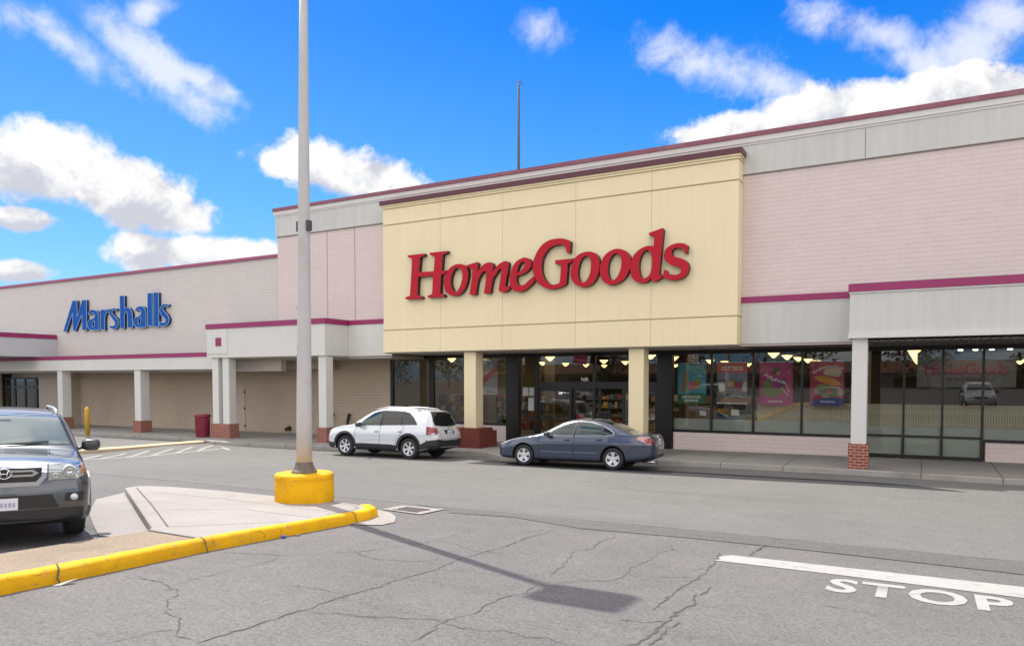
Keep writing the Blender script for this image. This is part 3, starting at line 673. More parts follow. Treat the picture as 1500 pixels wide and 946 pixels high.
# columns
def column(name, x0, x1, y0, y1, z0, z1, zb, m, mb, ov=.06, split=None, parent=store):
    c = P(name, bx(x0, x1, y0, y1, zb + .002, z1), m, parent, bevel=.012)
    obj('brick_base', bx(x0 - ov, x1 + ov, y0 - ov, y1 + ov, z0, zb), mb, c)
    return c
column('column', -1.80, -1.41, 22.6, 23.0, -.2, 3.749, .80, M_WHITE, M_RBRICK)
column('column', -21.93, -21.51, 22.6, 23.02, -.3, 3.599, .62, M_WHITE, M_RBRICK)
c1 = P('twin_column', bx(-28.48, -28.08, 22.6, 23.0, .602, 3.599), M_WHITE, bevel=.012)
c2 = P('twin_column', bx(-27.79, -27.37, 22.6, 23.0, .602, 3.599), M_WHITE, bevel=.012)
P('twin_brick_base', bx(-28.57, -27.30, 22.53, 23.07, -.35, .60), M_RBRICK)
for xc in (-15.125, -8.49):
    c = P('entrance_column', bx(xc - .265, xc + .265, 23.6, 24.13, .762, 3.664), M_CREAM, bevel=.012)
    bm = bx(xc - .66, xc + .66, 23.2, 24.5, -.2, .65); box(bm, xc - .56, xc + .56, 23.36, 24.36, .652, .76)
    obj('brick_plinth', bm, M_DBRICK, c)
# storefront: bulkhead, frames, panes
for x0, x1 in ((-20.95, -15.0), (-8.0, -1.9), (1.62, XR)): P('bulkhead', bx(x0, x1, YW - .06, YW + .1, -.3, .70), M_PINKB)
bm = BM()
VERT = [(-21.09, -20.95), (-18.95, -18.70), (-16.9, -16.8), (-15.0, -14.42), (-13.74, -13.58), (-11.20, -11.08), (-8.60, -8.02), (-6.665, -6.595), (-5.22, -5.15),
        (-3.645, -3.575), (-1.97, -1.9), (-.615, -.545), (.435, .505), (1.49, 1.56), (3.15, 3.22), (4.75, 4.82), (6.4, 6.47), (8, 8.1)]
for x0, x1 in VERT:
    wide = x1 - x0 > .4
    box(bm, x0, x1, YW - (.16 if wide else .06), YW + .08, -.2 if (x0 > -15.1 and x1 < -8) or -2 < x0 < 1.55 or wide else .702, 3.52)
box(bm, -21.09, XR, YW - .07, YW + .09, 3.522, 3.66)
def rail(x0, x1, z0, z1): box(bm, x0, x1, YW - .05, YW + .07, z0, z1)
OPEN = []   # glass openings (x0, x1, z0, z1)
for a, b in zip(VERT, VERT[1:]):
    x0, x1 = a[1] + .001, b[0] - .001
    if x0 < -15.1 or (-8.1 < x0 < -2) or x0 > 1.5:
        rail(x0, x1, .702, .80); OPEN.append((x0, x1, .80, 3.52))
    elif -2 < x0 < 1.5:
        rail(x0, x1, .16, .24); rail(x0, x1, .79, .86); OPEN += [(x0, x1, .24, .79), (x0, x1, .86, 3.52)]
    elif x0 < -14:
        rail(x0, x1, .06, .14); OPEN.append((x0, x1, .14, 3.52))
    else:
        rail(x0, x1, 2.26, 2.52); OPEN.append((x0, x1, 2.52, 3.52))
P('window_frame', bm, M_BRONZE)
for x0, x1, z0, z1 in OPEN:
    P('window_pane', bx(x0, x1, YW + .005, YW + .011, z0, z1), M_GLASS)
# entrance doors
for k, (x0, x1, open_) in enumerate(((-13.56, -12.1, 0), (-12.1, -10.9, 0), (-10.0, -8.62, 0))):
    bm = BM()
    for a, b in ((x0, x0 + .09), (x1 - .09, x1)): box(bm, a, b, YW - .03 + .1 * (k == 1), YW + .03 + .1 * (k == 1), .05, 2.258)
    y = .1 * (k == 1)
    box(bm, x0 + .092, x1 - .092, YW - .03 + y, YW + .03 + y, .05, .3); box(bm, x0 + .092, x1 - .092, YW - .03 + y, YW + .03 + y, 2.16, 2.258); box(bm, x0 + .092, x1 - .092, YW - .03 + y, YW + .03 + y, 1.0, 1.06)
    d = P('sliding_door', bm, M_BRONZE)
    p = obj('door_pane', bx(x0 + .093, x1 - .093, YW + y, YW + .006 + y, .302, 2.158), M_GLASS, d)
# frosted film on the lower glass
bm = BM()
for x0, x1 in ((-8.0, -6.67), (-6.59, -5.23), (-5.14, -3.66), (-3.57, -2.0)): box(bm, x0, x1, YW + .02, YW + .026, .80, 1.2)
for x0, x1 in ((-1.89, -.63), (-.54, .43), (.51, 1.48)): box(bm, x0, x1, YW + .02, YW + .026, .24, .79); box(bm, x0, x1, YW + .02, YW + .026, .86, 1.12)
for x0, x1 in ((1.57, 3.14), (3.23, 4.74)): box(bm, x0, x1, YW + .02, YW + .026, .80, 1.12)
P('frosted_film', bm, M_FROST)
# arcade back wall left of the glazing, a painted service door in it
P('arcade_wall', bx(-28.9, -21.095, YW - .02, YW + .2, -.6, 3.7), M_TANB)
# interior
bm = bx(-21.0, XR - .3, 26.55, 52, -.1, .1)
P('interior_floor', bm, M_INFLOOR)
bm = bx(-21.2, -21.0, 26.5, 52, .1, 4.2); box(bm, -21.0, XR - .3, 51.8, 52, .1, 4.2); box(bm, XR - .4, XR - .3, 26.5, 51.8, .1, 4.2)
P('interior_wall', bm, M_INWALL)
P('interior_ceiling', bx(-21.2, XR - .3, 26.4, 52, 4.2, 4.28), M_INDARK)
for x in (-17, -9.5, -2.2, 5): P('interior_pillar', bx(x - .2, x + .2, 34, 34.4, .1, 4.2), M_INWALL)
for k, x in enumerate((-16, -7.5, 1.5, 9)):     # the shop's own ceiling lights
    ad = bpy.data.lights.new('shop_ceiling_light', 'AREA'); ad.shape = 'RECTANGLE'; ad.size = 7; ad.size_y = 10; ad.energy = 70; ad.color = (1, .8, .52)
    ao = link(bpy.data.objects.new('shop_ceiling_light', ad)); ao.location = (x, 34, 4.1)

# ------------------------------------------------------------------ lower store building on the left
low_store = tag(empty('neighbour_store_building', (-45, 24, 0)), 'lower off-white brick store with a maroon coping and covered walkway, left of the tall store', 'building')
def Q(name, bm, m, **k): return obj(name, bm, m, low_store, **k)
Q('upper_wall', bx(-85, -25.78, 24.2, 24.5, 3.0, 8.19), M_WHITEB)
Q('coping', bx(-85, -25.78, 24.12, 24.6, 8.192, 8.33), mat('rose_metal', (0.33, 0.07, 0.14), 0.45, var=0.1, streak=.05))
bm = bx(-85, -25.8, 24.52, 70, 7.6, 7.8); Q('roof', bm, M_ROOF)
Q('canopy', bx(-85, -28.74, 23.2, 24.19, 3.10, 3.69), M_WHITE)
Q('canopy_band', bx(-85, -29.45, 23.17, 24.19, 3.692, 3.89), M_MAROON)
Q('soffit', bx(-85, -28.74, 24.195, 26.28, 3.102, 3.2), M_SOFF2)
# taller entrance canopy at the far left, seen from its end
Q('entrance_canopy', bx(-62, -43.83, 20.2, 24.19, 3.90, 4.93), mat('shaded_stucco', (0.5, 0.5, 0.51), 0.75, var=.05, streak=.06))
Q('entrance_canopy_band', bx(-62.05, -43.8, 20.15, 24.19, 4.932, 5.17), M_MAROON)
Q('canopy_roof', bx(-62, -43.85, 20.2, 24.18, 5.172, 5.19), M_ROOF); Q('canopy_roof', bx(-85, -29.5, 23.2, 24.18, 3.892, 3.9), M_ROOF)
Q('arcade_wall', bx(-45.25, -28.9, YW - .01, YW + .2, -.6, 3.2), M_TANB)
bm = bx(-48.7, -45.26, 25.7, YW + .2, -.6, 3.1); box(bm, -85, -54.1, 25.7, YW + .2, -.6, 3.1); box(bm, -54.1, -48.7, 25.7, YW + .2, 2.76, 3.1)
Q('entrance_wall', bm, mat('warm_grey_stucco', (0.5, 0.44, 0.37), .8, var=.06))
bm = BM()
for x0, x1 in ((-54.1, -53.9), (-52.75, -52.45), (-51.35, -51.22), (-50.15, -49.85), (-48.95, -48.7)): box(bm, x0, x1, 26.2, 26.3, -.1, 2.76)
for x0, x1 in ((-53.9, -52.75), (-52.45, -51.35), (-51.22, -50.15), (-49.85, -48.95)):
    box(bm, x0, x1, 26.2, 26.3, 2.64, 2.76); box(bm, x0, x1, 26.2, 26.3, 2.05, 2.2); box(bm, x0, x1, 26.2, 26.3, -.1, .2)
Q('door_frame', bm, M_BRONZE)
for x0, x1 in ((-53.9, -52.75), (-52.45, -51.35), (-51.22, -50.15), (-49.85, -48.95)):
    Q('door_pane', bx(x0, x1, 26.24, 26.246, .2, 2.64), M_GLASS)
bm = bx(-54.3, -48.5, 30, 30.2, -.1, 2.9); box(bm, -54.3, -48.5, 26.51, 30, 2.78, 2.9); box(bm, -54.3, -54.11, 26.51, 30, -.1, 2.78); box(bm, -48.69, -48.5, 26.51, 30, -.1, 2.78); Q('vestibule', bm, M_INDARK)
for x0, x1 in ((-35.25, -34.75), (-42.18, -41.72)):
    c = Q('column', bx(x0, x1, 23.25, 23.75, .503, 3.098), M_WHITE, bevel=.012)
    obj('brick_base', bx(x0 - .06, x1 + .06, 23.19, 23.81, -.5, .50), M_RBRICK, c)
Q('service_door', bx(-31.27, -30.62, YW - .035, YW - .012, -.06, 2.2), mat('painted_door', (0.52, 0.42, 0.34), .5, var=.05))
for z in (.15, 1.05, 1.9): Q('door_hinge', bx(-30.66, -30.60, YW - .06, YW - .034, z, z + .14), M_BRONZE)
Q('notice_plate', bx(-46.1, -45.7, 25.66, 25.699, 1.0, 1.9), mat('pale_plate', (.6, .5, .46), .6))
Q('ceiling_box', bx(-52.2, -50.4, 24.4, 25.0, 2.72, 2.98), M_BRONZE)

# ------------------------------------------------------------------ signs
SIGN_RED = [
 ('H',[(-17.76,7.46,1),(-16.94,7.46,1),(-16.93,7.39,1),(-17.14,7.33,1),(-17.21,6.77,1),(-16.50,6.75,1),(-16.45,7.29,1),(-16.68,7.39,1),(-16.69,7.47,1),(-15.86,7.47,1),(-15.85,7.41,1),(-16.08,7.34,1),(-16.14,6.75,1),(-15.89,6.74,1),(-15.99,6.61,1),(-16.16,6.60,1),(-16.21,5.90,1),(-16.02,5.83,1),(-16.00,5.75,1),(-16.79,5.76,1),(-16.80,5.83,1),(-16.58,5.89,1),(-16.54,6.59,1),(-17.24,6.58,1),(-17.29,5.89,1),(-17.06,5.82,1),(-17.06,5.74,1),(-17.87,5.76,1),(-17.87,5.83,1),(-17.64,5.88,1),(-17.53,7.31,1),(-17.73,7.38,1)],[]),
 ('o',[(-15.34,6.94),(-15.06,6.85),(-14.94,6.63),(-14.95,6.38),(-15.05,6.08),(-15.22,5.87),(-15.45,5.77),(-15.72,5.79),(-15.93,5.93),(-16.02,6.16),(-16.01,6.43),(-15.88,6.69),(-15.66,6.88)],[[(-15.34,6.79),(-15.23,6.67),(-15.19,6.49),(-15.23,6.27),(-15.33,6.05),(-15.45,5.91),(-15.58,5.92),(-15.68,6.09),(-15.72,6.30),(-15.68,6.54),(-15.58,6.72),(-15.46,6.81)]]),
 ('m',[(-15.03,6.86,1),(-14.54,6.95,1),(-14.50,6.91,1),(-14.53,6.61,1),(-14.39,6.74),(-14.22,6.86),(-14.02,6.90),(-13.89,6.86),(-13.84,6.76),(-13.88,6.55,1),(-13.67,6.75),(-13.50,6.85),(-13.34,6.89),(-13.23,6.85),(-13.20,6.74),(-13.24,6.50),(-13.32,6.11),(-13.34,6.03),(-13.29,5.96),(-13.15,6.00,1),(-13.13,5.92,1),(-13.24,5.83),(-13.37,5.77),(-13.53,5.79),(-13.61,5.86),(-13.60,6.00),(-13.54,6.29),(-13.50,6.56),(-13.54,6.64),(-13.61,6.60),(-13.72,6.47),(-13.85,6.31),(-13.90,6.14),(-13.95,5.90),(-13.97,5.77,1),(-14.26,5.78,1),(-14.21,6.00),(-14.17,6.25),(-14.15,6.50),(-14.19,6.59),(-14.29,6.57),(-14.42,6.43),(-14.51,6.25),(-14.56,6.02),(-14.60,5.75,1),(-14.89,5.77,1),(-14.82,6.08),(-14.77,6.37),(-14.76,6.66),(-14.81,6.75),(-14.99,6.79,1)],[]),
 ('e',[(-12.54,6.95),(-12.74,6.91),(-12.93,6.80),(-13.08,6.57),(-13.15,6.30),(-13.13,6.01),(-13.02,5.84),(-12.79,5.75),(-12.57,5.78),(-12.34,5.92),(-12.12,6.13,1),(-12.20,6.26,1),(-12.39,6.12),(-12.55,6.00),(-12.71,5.97),(-12.83,6.04),(-12.88,6.18),(-12.86,6.33,1),(-12.62,6.37),(-12.41,6.48),(-12.28,6.63),(-12.27,6.77),(-12.36,6.89)],[[(-12.57,6.81),(-12.53,6.75),(-12.57,6.61),(-12.67,6.51),(-12.85,6.43,1),(-12.81,6.61),(-12.73,6.75),(-12.64,6.81)]]),
 ('G',[(-11.17,7.50),(-10.92,7.45),(-10.74,7.36,1),(-10.77,6.97,1),(-10.89,6.98,1),(-10.94,7.21,1),(-11.07,7.28),(-11.24,7.29),(-11.47,7.24),(-11.67,7.10),(-11.81,6.87),(-11.86,6.56),(-11.82,6.28),(-11.69,6.07),(-11.54,5.95),(-11.39,5.92),(-11.22,5.94),(-11.15,6.00,1),(-11.10,6.61,1),(-11.33,6.63,1),(-11.33,6.76,1),(-10.61,6.77,1),(-10.71,6.65,1),(-10.84,6.62,1),(-10.90,5.91,1),(-11.06,5.83),(-11.36,5.77),(-11.64,5.80),(-11.90,5.93),(-12.11,6.16),(-12.21,6.45),(-12.20,6.74),(-12.08,7.05),(-11.85,7.33),(-11.54,7.48)],[]),
 ('o',[(-10.03,6.95),(-9.80,6.85),(-9.68,6.66),(-9.67,6.42),(-9.75,6.09),(-9.92,5.86),(-10.15,5.77),(-10.42,5.80),(-10.62,5.94),(-10.73,6.16),(-10.72,6.43),(-10.60,6.75),(-10.35,6.92)],[[(-10.09,6.80),(-10.00,6.68),(-9.98,6.46),(-10.02,6.20),(-10.14,5.99),(-10.25,5.92),(-10.39,5.98),(-10.46,6.19),(-10.44,6.45),(-10.35,6.69),(-10.23,6.81)]]),
 ('o',[(-9.02,6.96),(-8.78,6.88),(-8.60,6.69),(-8.55,6.46),(-8.62,6.19),(-8.79,5.94),(-9.04,5.80),(-9.29,5.78),(-9.52,5.91),(-9.65,6.17),(-9.64,6.45),(-9.50,6.75),(-9.28,6.91)],[[(-9.04,6.81),(-8.92,6.70),(-8.88,6.49),(-8.93,6.23),(-9.04,6.02),(-9.18,5.92),(-9.30,6.00),(-9.36,6.22),(-9.34,6.50),(-9.25,6.70),(-9.14,6.81)]]),
 ('d',[(-7.48,7.49,1),(-7.45,7.44,1),(-7.52,6.67),(-7.58,6.04),(-7.52,6.00,1),(-7.49,5.91,1),(-7.70,5.78,1),(-7.82,5.81,1),(-7.87,5.92,1),(-7.99,5.80),(-8.18,5.77),(-8.40,5.85),(-8.54,6.04),(-8.57,6.30),(-8.50,6.62),(-8.33,6.82),(-8.12,6.93),(-7.93,6.96),(-7.78,6.93,1),(-7.76,7.24,1),(-7.93,7.30,1),(-7.95,7.37,1)],[[(-7.96,6.82),(-7.86,6.70),(-7.83,6.52),(-7.84,6.24),(-7.91,6.02),(-8.04,5.93),(-8.16,5.93),(-8.24,6.07),(-8.27,6.28),(-8.25,6.53),(-8.16,6.73),(-8.06,6.82)]]),
 ('s',[(-6.97,6.96),(-6.76,6.92),(-6.65,6.85,1),(-6.68,6.60,1),(-6.75,6.62,1),(-6.78,6.73,1),(-6.92,6.80),(-7.08,6.81),(-7.16,6.72),(-7.15,6.60),(-7.03,6.52),(-6.85,6.46),(-6.69,6.36),(-6.61,6.20),(-6.64,6.02),(-6.77,5.86),(-7.03,5.79),(-7.26,5.82),(-7.47,5.92,1),(-7.42,6.15,1),(-7.34,6.12,1),(-7.28,6.01),(-7.12,5.97),(-6.96,5.97),(-6.87,6.06),(-6.91,6.18),(-7.08,6.24),(-7.26,6.33),(-7.39,6.46),(-7.44,6.62),(-7.38,6.78),(-7.22,6.91)],[]),
]
SIGN_BLUE = [
 ('M',[(-42.90,5.34,1),(-41.91,7.04,1),(-41.49,7.02,1),(-41.51,6.11,1),(-40.98,7.03,1),(-40.60,7.01,1),(-40.62,5.34,1),(-41.05,5.36,1),(-41.05,6.22,1),(-41.73,5.35,1),(-41.95,5.35,1),(-41.95,6.34,1),(-42.60,5.33,1)],[]),
 ('a',[(-40.46,6.20,1),(-40.41,6.33),(-40.19,6.43),(-39.84,6.42),(-39.58,6.30),(-39.48,6.05),(-39.48,5.33,1),(-40.05,5.34),(-40.32,5.36),(-40.49,5.50),(-40.55,5.68),(-40.43,5.86),(-40.16,5.94),(-39.92,5.99),(-39.87,6.12),(-39.95,6.25),(-40.11,6.26),(-40.28,6.24)],[[(-39.93,5.84),(-40.06,5.77),(-40.11,5.63),(-40.03,5.50),(-39.92,5.53),(-39.89,5.71)]]),
 ('r',[(-39.32,6.40,1),(-38.91,6.41,1),(-38.90,6.33,1),(-38.72,6.40),(-38.57,6.41,1),(-38.60,6.24,1),(-38.77,6.22),(-38.88,6.08),(-38.95,5.88),(-38.95,5.29,1),(-39.34,5.35,1)],[]),
 ('s',[(-38.05,6.43),(-37.82,6.40,1),(-37.85,6.29,1),(-38.06,6.33),(-38.22,6.30),(-38.25,6.18),(-38.07,6.03),(-37.82,5.86),(-37.73,5.65),(-37.82,5.43),(-38.07,5.33),(-38.30,5.35),(-38.51,5.42,1),(-38.48,5.53,1),(-38.25,5.49),(-38.06,5.53),(-38.02,5.64),(-38.18,5.82),(-38.40,6.01),(-38.50,6.19),(-38.41,6.35),(-38.26,6.42)],[]),
 ('h',[(-37.56,7.07,1),(-37.17,7.05,1),(-37.18,6.39,1),(-37.01,6.43),(-36.78,6.39),(-36.60,6.24),(-36.52,6.04),(-36.51,5.35,1),(-36.92,5.35,1),(-36.92,5.96),(-37.00,6.19),(-37.11,6.18),(-37.18,6.02),(-37.23,5.33,1),(-37.58,5.33,1)],[]),
 ('a',[(-36.27,6.23,1),(-36.12,6.38),(-35.86,6.43),(-35.61,6.40),(-35.44,6.26),(-35.37,6.03),(-35.37,5.34,1),(-35.86,5.33),(-36.19,5.36),(-36.39,5.51),(-36.42,5.67),(-36.28,5.84),(-35.99,5.92),(-35.80,6.00),(-35.76,6.14),(-35.85,6.24),(-36.01,6.25),(-36.20,6.18)],[[(-35.81,5.86),(-35.97,5.79),(-36.03,5.63),(-35.97,5.49),(-35.84,5.53),(-35.80,5.69)]]),
 ('l',[(-35.20,7.08,1),(-34.82,7.06,1),(-34.84,5.38,1),(-35.25,5.39,1)],[]),
 ('l',[(-34.69,7.08,1),(-34.31,7.06,1),(-34.33,5.33,1),(-34.73,5.33,1)],[]),
 ('s',[(-33.81,6.45),(-33.52,6.42,1),(-33.56,6.31,1),(-33.75,6.33),(-33.94,6.31),(-33.97,6.21),(-33.89,6.10),(-33.65,5.91),(-33.52,5.73),(-33.51,5.56),(-33.65,5.41),(-33.88,5.33),(-34.08,5.33),(-34.29,5.39,1),(-34.27,5.55,1),(-34.08,5.53),(-33.87,5.51),(-33.77,5.61),(-33.87,5.74),(-34.07,5.86),(-34.20,6.02),(-34.23,6.18),(-34.12,6.35),(-33.98,6.43)],[]),
]
def sign(name, label, letters, yf, depth, mf, ms, trim=None, cat='sign'):
    xs = [p[0] for l in letters for p in l[1]]; zs_ = [p[1] for l in letters for p in l[1]]
    root = tag(empty(name, (sum(xs) / len(xs), yf + depth, min(zs_))), label, cat)
    for ch, ol, hs in letters:
        loops = [smooth_outline(ol)] + [smooth_outline(h) for h in hs]
        bm = solid(BM(), loops, lambda a, b: (a, yf, b), (0, depth, 0), 0, 1)
        o = obj('letter', bm, [mf, ms], root)
        if trim:
            for lp in loops:
                tb = BM(); lp = lp + lp[:1]
                for a, b in zip(lp, lp[1:]):
                    if math.hypot(a[0] - b[0], a[1] - b[1]) > 1e-3: tube(tb, [(a[0], yf - .004, a[1]), (b[0], yf - .004, b[1])], .016, 5)
                obj('trim', tb, trim, o)
    return root
sign('store_sign', 'large red italic channel letters reading HomeGoods on the cream panel', SIGN_RED, 23.2, .19,
     mat('red_acrylic', (0.46, 0.006, 0.02), 0.5, spec=.25, var=.06, vscale=1.5), mat('dark_return', (0.035, 0.012, 0.012), .5))
sign('neighbour_store_sign', 'blue channel letters with pale edges reading Marshalls on the off-white brick wall', SIGN_BLUE, 24.05, .14,
     mat('blue_acrylic', (0.002, 0.085, 0.38), 0.6, spec=.2, var=.1, vscale=2), mat('blue_return', (0.006, 0.022, 0.11), .5), mat('pale_edge', (0.3, 0.45, 0.62), .5))
def sign_copy_bm(x0, x1, zb, y, letters=SIGN_RED, flatten=True):
    xs = [p[0] for l in letters for p in l[1]]; zz_ = [p[1] for l in letters for p in l[1]]
    k = (x1 - x0) / (max(xs) - min(xs)); bm = BM()
    for ch, ol, hs in letters:
        b2 = BM(); solid(b2, [smooth_outline(ol, 4)] + [smooth_outline(h, 4) for h in hs], lambda a, b: (x0 + (a - min(xs)) * k, y, zb + (b - min(zz_)) * k), (0, .004, 0))
        me = bpy.data.meshes.new('t'); b2.to_mesh(me); b2.free(); bm.from_mesh(me); bpy.data.meshes.remove(me)
    return bm

# ------------------------------------------------------------------ cars
# local frame: x from the front bumper (0) to the rear, y to the right-hand side, z up
def pchip(pts):
    xs = np.array([p[0] for p in pts], float); ys = np.array([p[1] for p in pts], float)
    h = np.diff(xs); d = np.diff(ys) / h; n = len(xs); m = np.zeros(n)
    for i in range(1, n - 1):
        if d[i - 1] * d[i] > 0:
            w1 = 2 * h[i] + h[i - 1]; w2 = h[i] + 2 * h[i - 1]
            m[i] = (w1 + w2) / (w1 / d[i - 1] + w2 / d[i])
    m[0], m[-1] = d[0], d[-1]
    def f(x):
        x = min(max(x, xs[0]), xs[-1]); i = min(max(np.searchsorted(xs, x) - 1, 0), n - 2)
        t = (x - xs[i]) / h[i]
        return float((2 * t**3 - 3 * t**2 + 1) * ys[i] + (t**3 - 2 * t**2 + t) * h[i] * m[i] + (-2 * t**3 + 3 * t**2) * ys[i + 1] + (t**3 - t**2) * h[i] * m[i + 1])
    return f
def loft_body(S):
    F = {k: pchip(v) for k, v in S['curves'].items()}; Lc = S['length']
    xs = sorted(set([round(v, 4) for v in list(np.linspace(0, .3, 16)) + list(np.linspace(.3, Lc - .3, int((Lc - .6) / .035))) + list(np.linspace(Lc - .3, Lc, 16))]))
    secs = []
    for x in xs:
        zb, w, zsh, ws, zt, wt, cr = [F[k](x) for k in ('zb', 'w', 'zs', 'ws', 'zt', 'wt', 'cr')]
        ws = min(ws, w); wt = min(wt, ws - .004); zte = max(zt - cr, zsh + .002); zt = max(zt, zte + .003)
        P = [(0, zb), (w * .5, zb), (w - .10, zb)]
        for t in np.linspace(0, 1, 20):
            y = w - (w - ws) * max(0, (t - .55) / .45) ** 1.8 - .045 * max(0, 1 - t / .22) ** 2
            y += S.get('crease', .012) * math.exp(-((t - .72) / .07) ** 2)
            P.append((y, zb + .015 + (zsh - zb - .015) * t))
        for u in np.linspace(0, 1, 16)[1:]:
            P.append((ws + (wt - ws) * u + .035 * math.sin(math.pi * u) * min(1, (zte - zsh) / .4), zsh + (zte - zsh) * u))
        for v in np.linspace(0, 1, 16)[1:]:
            P.append((wt * (1 - v), zte + (zt - zte) * (1 - (1 - v) ** 2)))
        P = np.array(P)
        for _ in range(2):
            Q_ = P.copy(); Q_[1:-1] = .25 * P[:-2] + .5 * P[1:-1] + .25 * P[2:]; P = Q_
        secs.append(P)
    A = np.array(secs)      # smooth lightly along the length too
    B = A.copy(); B[1:-1] = .25 * A[:-2] + .5 * A[1:-1] + .25 * A[2:]; A = B; A[:, 0, 0] = 0; A[:, -1, 0] = 0
    bm = BM(); n = A.shape[1]; rows = []
    for x, P in zip(xs, A):
        right = [bm.verts.new((x, p[0], p[1])) for p in P]
        left = [right[0]] + [bm.verts.new((x, -p[0], p[1])) for p in P[1:-1]] + [right[-1]]
        rows.append((right, left))
    for (r0, l0), (r1, l1) in zip(rows, rows[1:]):
        for i in range(n - 1):
            bm.faces.new((r0[i], r0[i + 1], r1[i + 1], r1[i])); bm.faces.new((l0[i + 1], l0[i], l1[i], l1[i + 1]))
    for k in (0, -1):
        r, l = rows[k]; loop = r + l[-2:0:-1]
        bm.faces.new(loop)
    bmesh.ops.recalc_face_normals(bm, faces=bm.faces[:])
    return bm
class Car:
    def __init__(s, name, label, cat, S, paint, group=None):
        s.S = S; s.root = tag(empty(name), label, cat, group)
        bm = loft_body(S); s.tree = BVHTree.FromBMesh(bm)
        bm2 = bm.copy() if False else bm
        dark = mat('car_underside', (0.012, 0.012, 0.013), .8)
        me = bpy.data.meshes.new('body'); bm2.to_mesh(me); bm2.free()
        me.materials.append(paint); me.materials.append(dark)
        tmp = link(bpy.data.objects.new('body_tmp', me))
        cb = BM(); xf, xr = S['axles']; ra = S['arch']; wv = S['halfw']
        for x in (xf, xr):
            for sd in (-1, 1):
                lathe(cb, [(ra, wv - .36), (ra, wv + .3)] if sd > 0 else [(ra, -wv - .3), (ra, -wv + .36)], 40, (x, 0, S['tyre'] + S.get('arch_dz', .0)), axis='Y', mi=1)
        bmesh.ops.recalc_face_normals(cb, faces=cb.faces[:])
        cm = bpy.data.meshes.new('cut'); cb.to_mesh(cm); cb.free(); cm.materials.append(paint); cm.materials.append(dark)
        co = link(bpy.data.objects.new('cut', cm))
        md = tmp.modifiers.new('b', 'BOOLEAN'); md.operation = 'DIFFERENCE'; md.object = co; md.solver = 'EXACT'
        dg = bpy.context.evaluated_depsgraph_get(); dg.update()
        res = bpy.data.meshes.new_from_object(tmp.evaluated_get(dg))
        bm = BM(); bm.from_mesh(res)
        bpy.data.objects.remove(tmp); bpy.data.objects.remove(co)
        for f in bm.faces:
            c = f.calc_center_median()
            if f.normal.z < -.75 and c.z < .5: f.material_index = 1
            f.smooth = f.material_index == 0 or len(f.verts) == 4
        s.body = obj('body', bm, [paint, dark], s.root, local=True)
        s.paint = paint; s.dark = dark
        try:
            s.body.data.set_sharp_from_angle(angle=R(42))
        except Exception: pass
    FR = {'L': (Vector((0, -3, 0)), Vector((1, 0, 0)), Vector((0, 0, 1)), Vector((0, 1, 0))),
          'R': (Vector((0, 3, 0)), Vector((1, 0, 0)), Vector((0, 0, 1)), Vector((0, -1, 0))),
          'F': (Vector((-3, 0, 0)), Vector((0, 1, 0)), Vector((0, 0, 1)), Vector((1, 0, 0))),
          'B': (Vector((9, 0, 0)), Vector((0, 1, 0)), Vector((0, 0, 1)), Vector((-1, 0, 0))),
          'T': (Vector((0, 0, 4)), Vector((1, 0, 0)), Vector((0, 1, 0)), Vector((0, 0, -1)))}
    def frame(s, f):
        if isinstance(f, str): return s.FR[f]
        return f
    def drape(s, name, pts, f, m, off_=.004, step=.05, rim=.012, parent=None, sharp=True, bulge=0.0):
        """a panel cut to an outline and laid on the body, standing off_ proud of it"""
        o_, u, v, d = s.frame(f)
        if not sharp: pts = smooth_outline(pts, 5)
        bm = BM(); fs = fill(bm, [[p[:2] for p in pts]], lambda a, b: (a, b, 0))
        A = [p[0] for p in pts]; B = [p[1] for p in pts]
        for ax, lo, hi in ((0, min(A), max(A)), (1, min(B), max(B))):
            k = int((hi - lo) / step)
            for i in range(1, k + 1):
                co = [0, 0, 0]; no = [0, 0, 0]; co[ax] = lo + (hi - lo) * i / (k + 1); no[ax] = 1
                bmesh.ops.bisect_plane(bm, geom=bm.verts[:] + bm.edges[:] + bm.faces[:], plane_co=co, plane_no=no)
        for q in bm.verts:
            p = o_ + u * q.co.x + v * q.co.y
            hit = s.tree.ray_cast(p, d)
            loc = hit[0]
            if loc is None:
                nr = s.tree.find_nearest(p + d * 2.2); loc = nr[0]
            q.co = loc - d * off_
        bm.normal_update()
        for fc in bm.faces:
            if fc.normal.dot(d) > 0: fc.normal_flip()
        if rim:
            r = bmesh.ops.extrude_edge_only(bm, edges=[e for e in bm.edges if e.is_boundary])
            for q in [x for x in r['geom'] if isinstance(x, bmesh.types.BMVert)]: q.co += d * rim
        for fc in bm.faces: fc.smooth = True
        ob = obj(name, bm, m, parent or s.root, local=True)
        try: ob.data.set_sharp_from_angle(angle=R(50))
        except Exception: pass
        return ob
    def both(s, name, pts, m, **k):
        return [s.drape(name, pts, f, m, **k) for f in ('L', 'R')]
